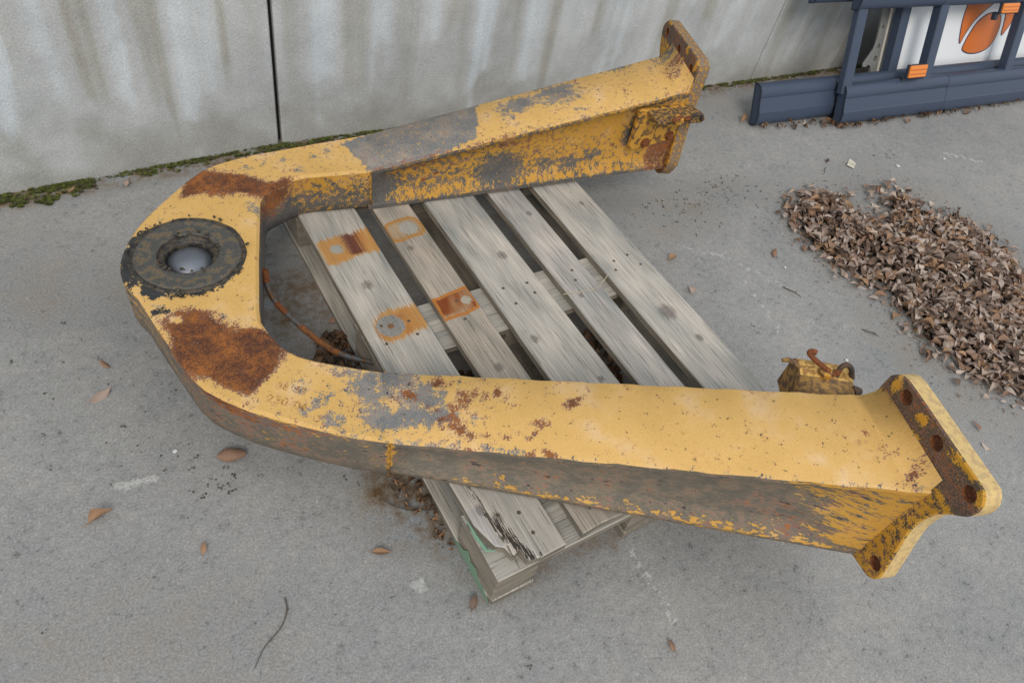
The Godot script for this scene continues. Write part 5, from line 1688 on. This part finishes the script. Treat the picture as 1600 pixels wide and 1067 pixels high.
	var tw := put("twig", done(st), M.twig, self)
	tw.position = Vector3(-0.335, 0, 1.055)
	tag(tw, "thin dark twig lying on the concrete at bottom left", "twig")
	var k0 := 0
	for q in [[1.413, 1.002, 0.05, 0.9, "short brown twig between the near bracket and the leaf pile"], [1.30, 0.78, 0.06, 1.1, "thin bent twig in the middle of the open concrete strip"], [1.82, 0.40, 0.06, 2.6, "dark twig standing out of the far end of the leaf pile"]]:
		st = begin()
		tube(st, [Vector3(-q[2] / 2, 0.002, 0), Vector3(-q[2] * 0.1, 0.005, 0.004), Vector3(q[2] * 0.2, 0.004, -0.002), Vector3(q[2] / 2, 0.002, 0.004)], [0.0016, 0.0018, 0.0014, 0.0008], 6)
		tube(st, [Vector3(q[2] * 0.1, 0.004, 0), Vector3(q[2] * 0.24, 0.007, 0.012)], [0.001, 0.0006], 5)
		tw = put("twig", done(st), M.twig, self)
		tw.transform = turned(-q[3], 0, 0, Vector3(q[0], 0.06 if k0 == 2 else 0.0, q[1]))
		tag(tw, q[4], "twig")
		k0 += 1
	st = begin()
	tube(st, curve([Vector3(-0.1, 0.0012, 0.0), Vector3(-0.04, 0.001, 0.010), Vector3(0.0, 0.0012, 0.011), Vector3(0.055, 0.002, -0.017)], 6), 0.0011, 5)
	tube(st, [Vector3(-0.004, 0.001, 0.011), Vector3(-0.012, 0.003, 0.022)], 0.0009, 5)
	var straw := put("straw", done(st), M.straw, self)
	straw.position = Vector3(0.6, 0.1442, 0.641)
	tag(straw, "dry straw lying across the fourth pallet board", "straw")
	st = begin()
	st.set_smooth_group(0)
	var sp := curve([Vector3(-0.07, 0.012, -0.035), Vector3(-0.045, 0.006, -0.01), Vector3(-0.01, 0.004, 0.012), Vector3(0.03, 0.008, 0.028), Vector3(0.05, 0.012, 0.03)], 5)
	for i in sp.size() - 1: quad(st, sp[i] + Vector3(0, -0.004, -0.003), sp[i + 1] + Vector3(0, -0.004, -0.003), sp[i + 1] + Vector3(0, 0.004, 0.003), sp[i] + Vector3(0, 0.004, 0.003), Vector3(-0.3, 1, 0.5))
	var strap := put("plastic_strap", done(st), M.strap, self)
	strap.position = Vector3(-0.03, 0.0, 0.945)
	tag(strap, "grey-green strip of plastic strap by the pallet's left side", "strap")
	litter("leaf_litter", "brown leaf litter caught under the pallet boards", "leaf litter", PackedVector2Array([Vector2(0.12, 0.68), Vector2(0.7, 0.68), Vector2(0.7, 1.02), Vector2(0.12, 1.02)]), 420, 0.5, 1.0, 1.0)
	litter("leaf_litter", "brown leaf litter heaped inside the yoke beside the pallet's left runner", "leaf litter", PackedVector2Array([Vector2(-0.09, 0.5), Vector2(-0.02, 0.42), Vector2(0.0, 0.5), Vector2(0.09, 0.56), Vector2(0.09, 0.72), Vector2(-0.03, 0.66)]), 130, 0.45, 0.95, 0.85)
	litter("leaf_litter", "brown leaf litter under the near arm beside the pallet's left side", "leaf litter", PackedVector2Array([Vector2(-0.075, 0.86), Vector2(-0.005, 0.86), Vector2(-0.005, 1.08), Vector2(-0.02, 1.08), Vector2(-0.07, 0.93)]), 70, 0.1, 0.45, 1.2)
	litter("leaf_litter", "crumbled leaves and straw along the pallet's right side", "leaf litter", PackedVector2Array([Vector2(0.802, 0.6), Vector2(0.83, 0.62), Vector2(0.85, 0.74), Vector2(0.845, 0.9), Vector2(0.83, 1.0), Vector2(0.802, 1.0)]), 260, 0.15, 0.55, 1.0)
	litter("leaf_litter", "narrow line of leaf scraps along the foot of the guards", "leaf litter", PackedVector2Array([Vector2(1.86, 0.025), Vector2(2.25, 0.10), Vector2(3.4, 0.225), Vector2(3.4, 0.26), Vector2(2.25, 0.155), Vector2(1.86, 0.05)]), 170, 0.2, 0.75, 1.0)
	# black-green crumbs of dried moss on the open concrete
	var cm := begin()
	prism(cm, cm, PackedVector2Array([Vector2(-0.5, -0.3), Vector2(0.1, -0.5), Vector2(0.5, 0.0), Vector2(0.1, 0.5), Vector2(-0.4, 0.3)]), 0.0, 0.4, 0.15)
	var cmesh := done(cm).commit()
	var pl := []
	var ti := []
	var groups := [[1.2, 0.30, 0.14, 0.05, 30], [1.42, 0.32, 0.16, 0.07, 60], [1.22, 0.40, 0.1, 0.05, 24], [1.5, 0.27, 0.1, 0.05, 16], [-0.5, 0.55, 0.1, 0.12, 12], [-0.42, 0.66, 0.05, 0.08, 12], [-0.62, 0.3, 0.1, 0.2, 8], [2.3, 0.33, 0.12, 0.05, 16], [-0.2, 0.9, 0.4, 0.3, 20], [-0.36, 0.74, 0.03, 0.03, 12], [1.2, 0.8, 0.4, 0.4, 20]]
	for g in groups:
		for i in g[4]:
			var c := Vector3(g[0] + rng.randfn(0.0, g[2] * 0.6) - 0.6, 0.0006, g[1] + rng.randfn(0.0, g[3] * 0.6) - 0.4)
			for k in 1 + rng.randi() % 4:
				pl.append(turned(rng.randf() * TAU, 0, 0, c + Vector3(rng.randf_range(-0.006, 0.006), 0, rng.randf_range(-0.006, 0.006)), rng.randf_range(0.0015, 0.005) * Vector3(1, 0.6, 1).x))
				ti.append(Color(0.08, 0.08, 0.06) * rng.randf_range(0.6, 1.6))
	var o := multi("moss_crumbs", cmesh, M.leaf_tint, pl, ti)
	o.position = Vector3(0.6, 0, 0.4)
	tag(o, "dark crumbs of dried moss and grit sprinkled over the concrete", "grit", "", "stuff")


func _ready() -> void:
	rng.seed = 20240
	# camera, sky, light, exposure
	var cam := Camera3D.new()
	cam.name = "camera"
	cam.fov = 50.958
	cam.near = 0.05
	cam.far = 300.0
	cam.transform = Transform3D(Basis(Vector3(0.849976, 0.172291, 0.497852), Vector3(0.282293, 0.64894, -0.706532), Vector3(-0.444805, 0.741075, 0.502947)), Vector3(-0.43285, 1.36746, 1.55682))
	add_child(cam)
	cam.current = true
	var env := Environment.new()
	env.background_mode = Environment.BG_SKY
	var sky := ProceduralSkyMaterial.new()
	sky.sky_top_color = Color(0.86, 0.88, 0.90)
	sky.sky_horizon_color = Color(0.83, 0.845, 0.86)
	sky.sky_curve = 0.25
	sky.ground_bottom_color = Color(0.42, 0.42, 0.42)
	sky.ground_horizon_color = Color(0.62, 0.63, 0.63)
	sky.sun_angle_max = 40.0
	env.sky = Sky.new()
	env.sky.sky_material = sky
	env.tonemap_mode = Environment.TONE_MAPPER_LINEAR
	env.tonemap_exposure = 1.36
	env.sdfgi_enabled = true
	env.ssao_enabled = true
	env.ssil_enabled = true
	var we := WorldEnvironment.new()
	we.name = "environment"
	we.environment = env
	add_child(we)
	var sun := DirectionalLight3D.new()
	sun.name = "sun"
	sun.light_energy = 0.4
	sun.light_color = Color(1.0, 0.97, 0.93)
	sun.light_angular_distance = 25.0
	sun.shadow_enabled = true
	sun.transform = Transform3D(Basis(), Vector3.ZERO).looking_at(Vector3(0.5, -0.9, -0.8), Vector3.UP)
	add_child(sun)
	# small shared materials
	M.nail = plain(rgb8(92, 84, 76), 0.7, 0.3)
	M.green = plain(rgb8(116, 142, 122), 0.85)
	M.dark_steel = mottled(rgb8(62, 58, 54), rgb8(78, 70, 62), rgb8(92, 70, 52), 6.0, 301, 0.6, 0.2)
	M.yellow_small = mottled(rgb8(192, 142, 56), rgb8(186, 136, 54), rgb8(96, 74, 52), 5.0, 303, 0.65)
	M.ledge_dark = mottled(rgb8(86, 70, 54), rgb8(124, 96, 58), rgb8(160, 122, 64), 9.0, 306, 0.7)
	M.ledge_lip_lit = mottled(rgb8(150, 112, 66), rgb8(196, 156, 84), rgb8(206, 168, 98), 7.0, 308, 0.7)  # yellow lightened for the light on the rolled edge
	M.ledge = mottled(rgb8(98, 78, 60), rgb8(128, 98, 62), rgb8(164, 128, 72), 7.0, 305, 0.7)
	M.rust_small = mottled(rgb8(110, 64, 38), rgb8(92, 58, 40), rgb8(140, 84, 44), 12.0, 307, 0.9)
	M.rust_orange = mottled(rgb8(134, 86, 46), rgb8(120, 76, 44), rgb8(96, 66, 48), 10.0, 309, 0.9)
	M.pipe = mottled(rgb8(92, 96, 98), rgb8(82, 82, 80), rgb8(104, 74, 50), 7.0, 311, 0.55, 0.3)
	M.grease = mottled(rgb8(44, 44, 44), rgb8(60, 59, 57), rgb8(84, 74, 60), 7.0, 313, 0.4, 0.0, 0.3)
	M.grease_dry = mottled(rgb8(74, 74, 72), rgb8(86, 84, 79), rgb8(102, 90, 72), 5.0, 315, 0.6, 0.0, 0.15)
	M.ball = plain(rgb8(122, 127, 136), 0.45, 0.8)
	M.edge_cream = mottled(rgb8(206, 178, 122), rgb8(203, 175, 121), rgb8(186, 160, 116), 8.0, 317, 0.75)
	M.edge_rust = mottled(rgb8(132, 116, 100), rgb8(116, 88, 68), rgb8(176, 136, 70), 8.0, 319, 0.85)
	M.digit = mottled(rgb8(150, 108, 60), rgb8(188, 148, 88), rgb8(204, 168, 104), 14.0, 330, 0.85)
	M.guard = plain(rgb8(62, 73, 92), 0.45)
	M.guard_dark = plain(rgb8(44, 50, 62), 0.5)
	M.amber = plain(rgb8(226, 128, 22), 0.2, 0.0, {"clearcoat_enabled": true, "clearcoat": 0.6, "backlight_enabled": true, "backlight": Color(0.3, 0.14, 0.02)})
	M.amber_dark = plain(rgb8(168, 86, 20), 0.3)
	M.white = plain(rgb8(222, 226, 230), 0.35, 0.0, {"clearcoat_enabled": true, "clearcoat": 0.3})
	M.white_shaded = plain(rgb8(206, 202, 192), 0.6)  # the panel's white, with the shade on its return edge mixed into the colour
	M.navy = plain(rgb8(58, 52, 84), 0.4)
	M.orange = plain(rgb8(204, 108, 38), 0.35)
	M.zinc = mottled(rgb8(126, 128, 128), rgb8(114, 116, 116), rgb8(138, 138, 136), 14.0, 323, 0.6, 0.2)
	M.mould = mottled(rgb8(70, 56, 46), rgb8(92, 74, 60), rgb8(112, 92, 76), 30.0, 325, 0.95, 0.0, 0.8)
	M.leaf_tint = plain(Color.WHITE, 0.85, 0.0, {"vertex_color_use_as_albedo": true, "cull_mode": BaseMaterial3D.CULL_DISABLED})
	M.paper = plain(rgb8(190, 186, 172), 0.9)
	M.chip = plain(rgb8(205, 207, 206), 0.8)
	M.twig = plain(rgb8(88, 80, 72), 0.9)
	M.straw = plain(rgb8(184, 174, 152), 0.8)
	M.strap = plain(rgb8(126, 142, 132), 0.5)
	build_ground()
	build_wall()
	build_pallet()
	build_yoke()
	build_guards()
	build_leaf_pile()
	build_moss()
	build_small_things()
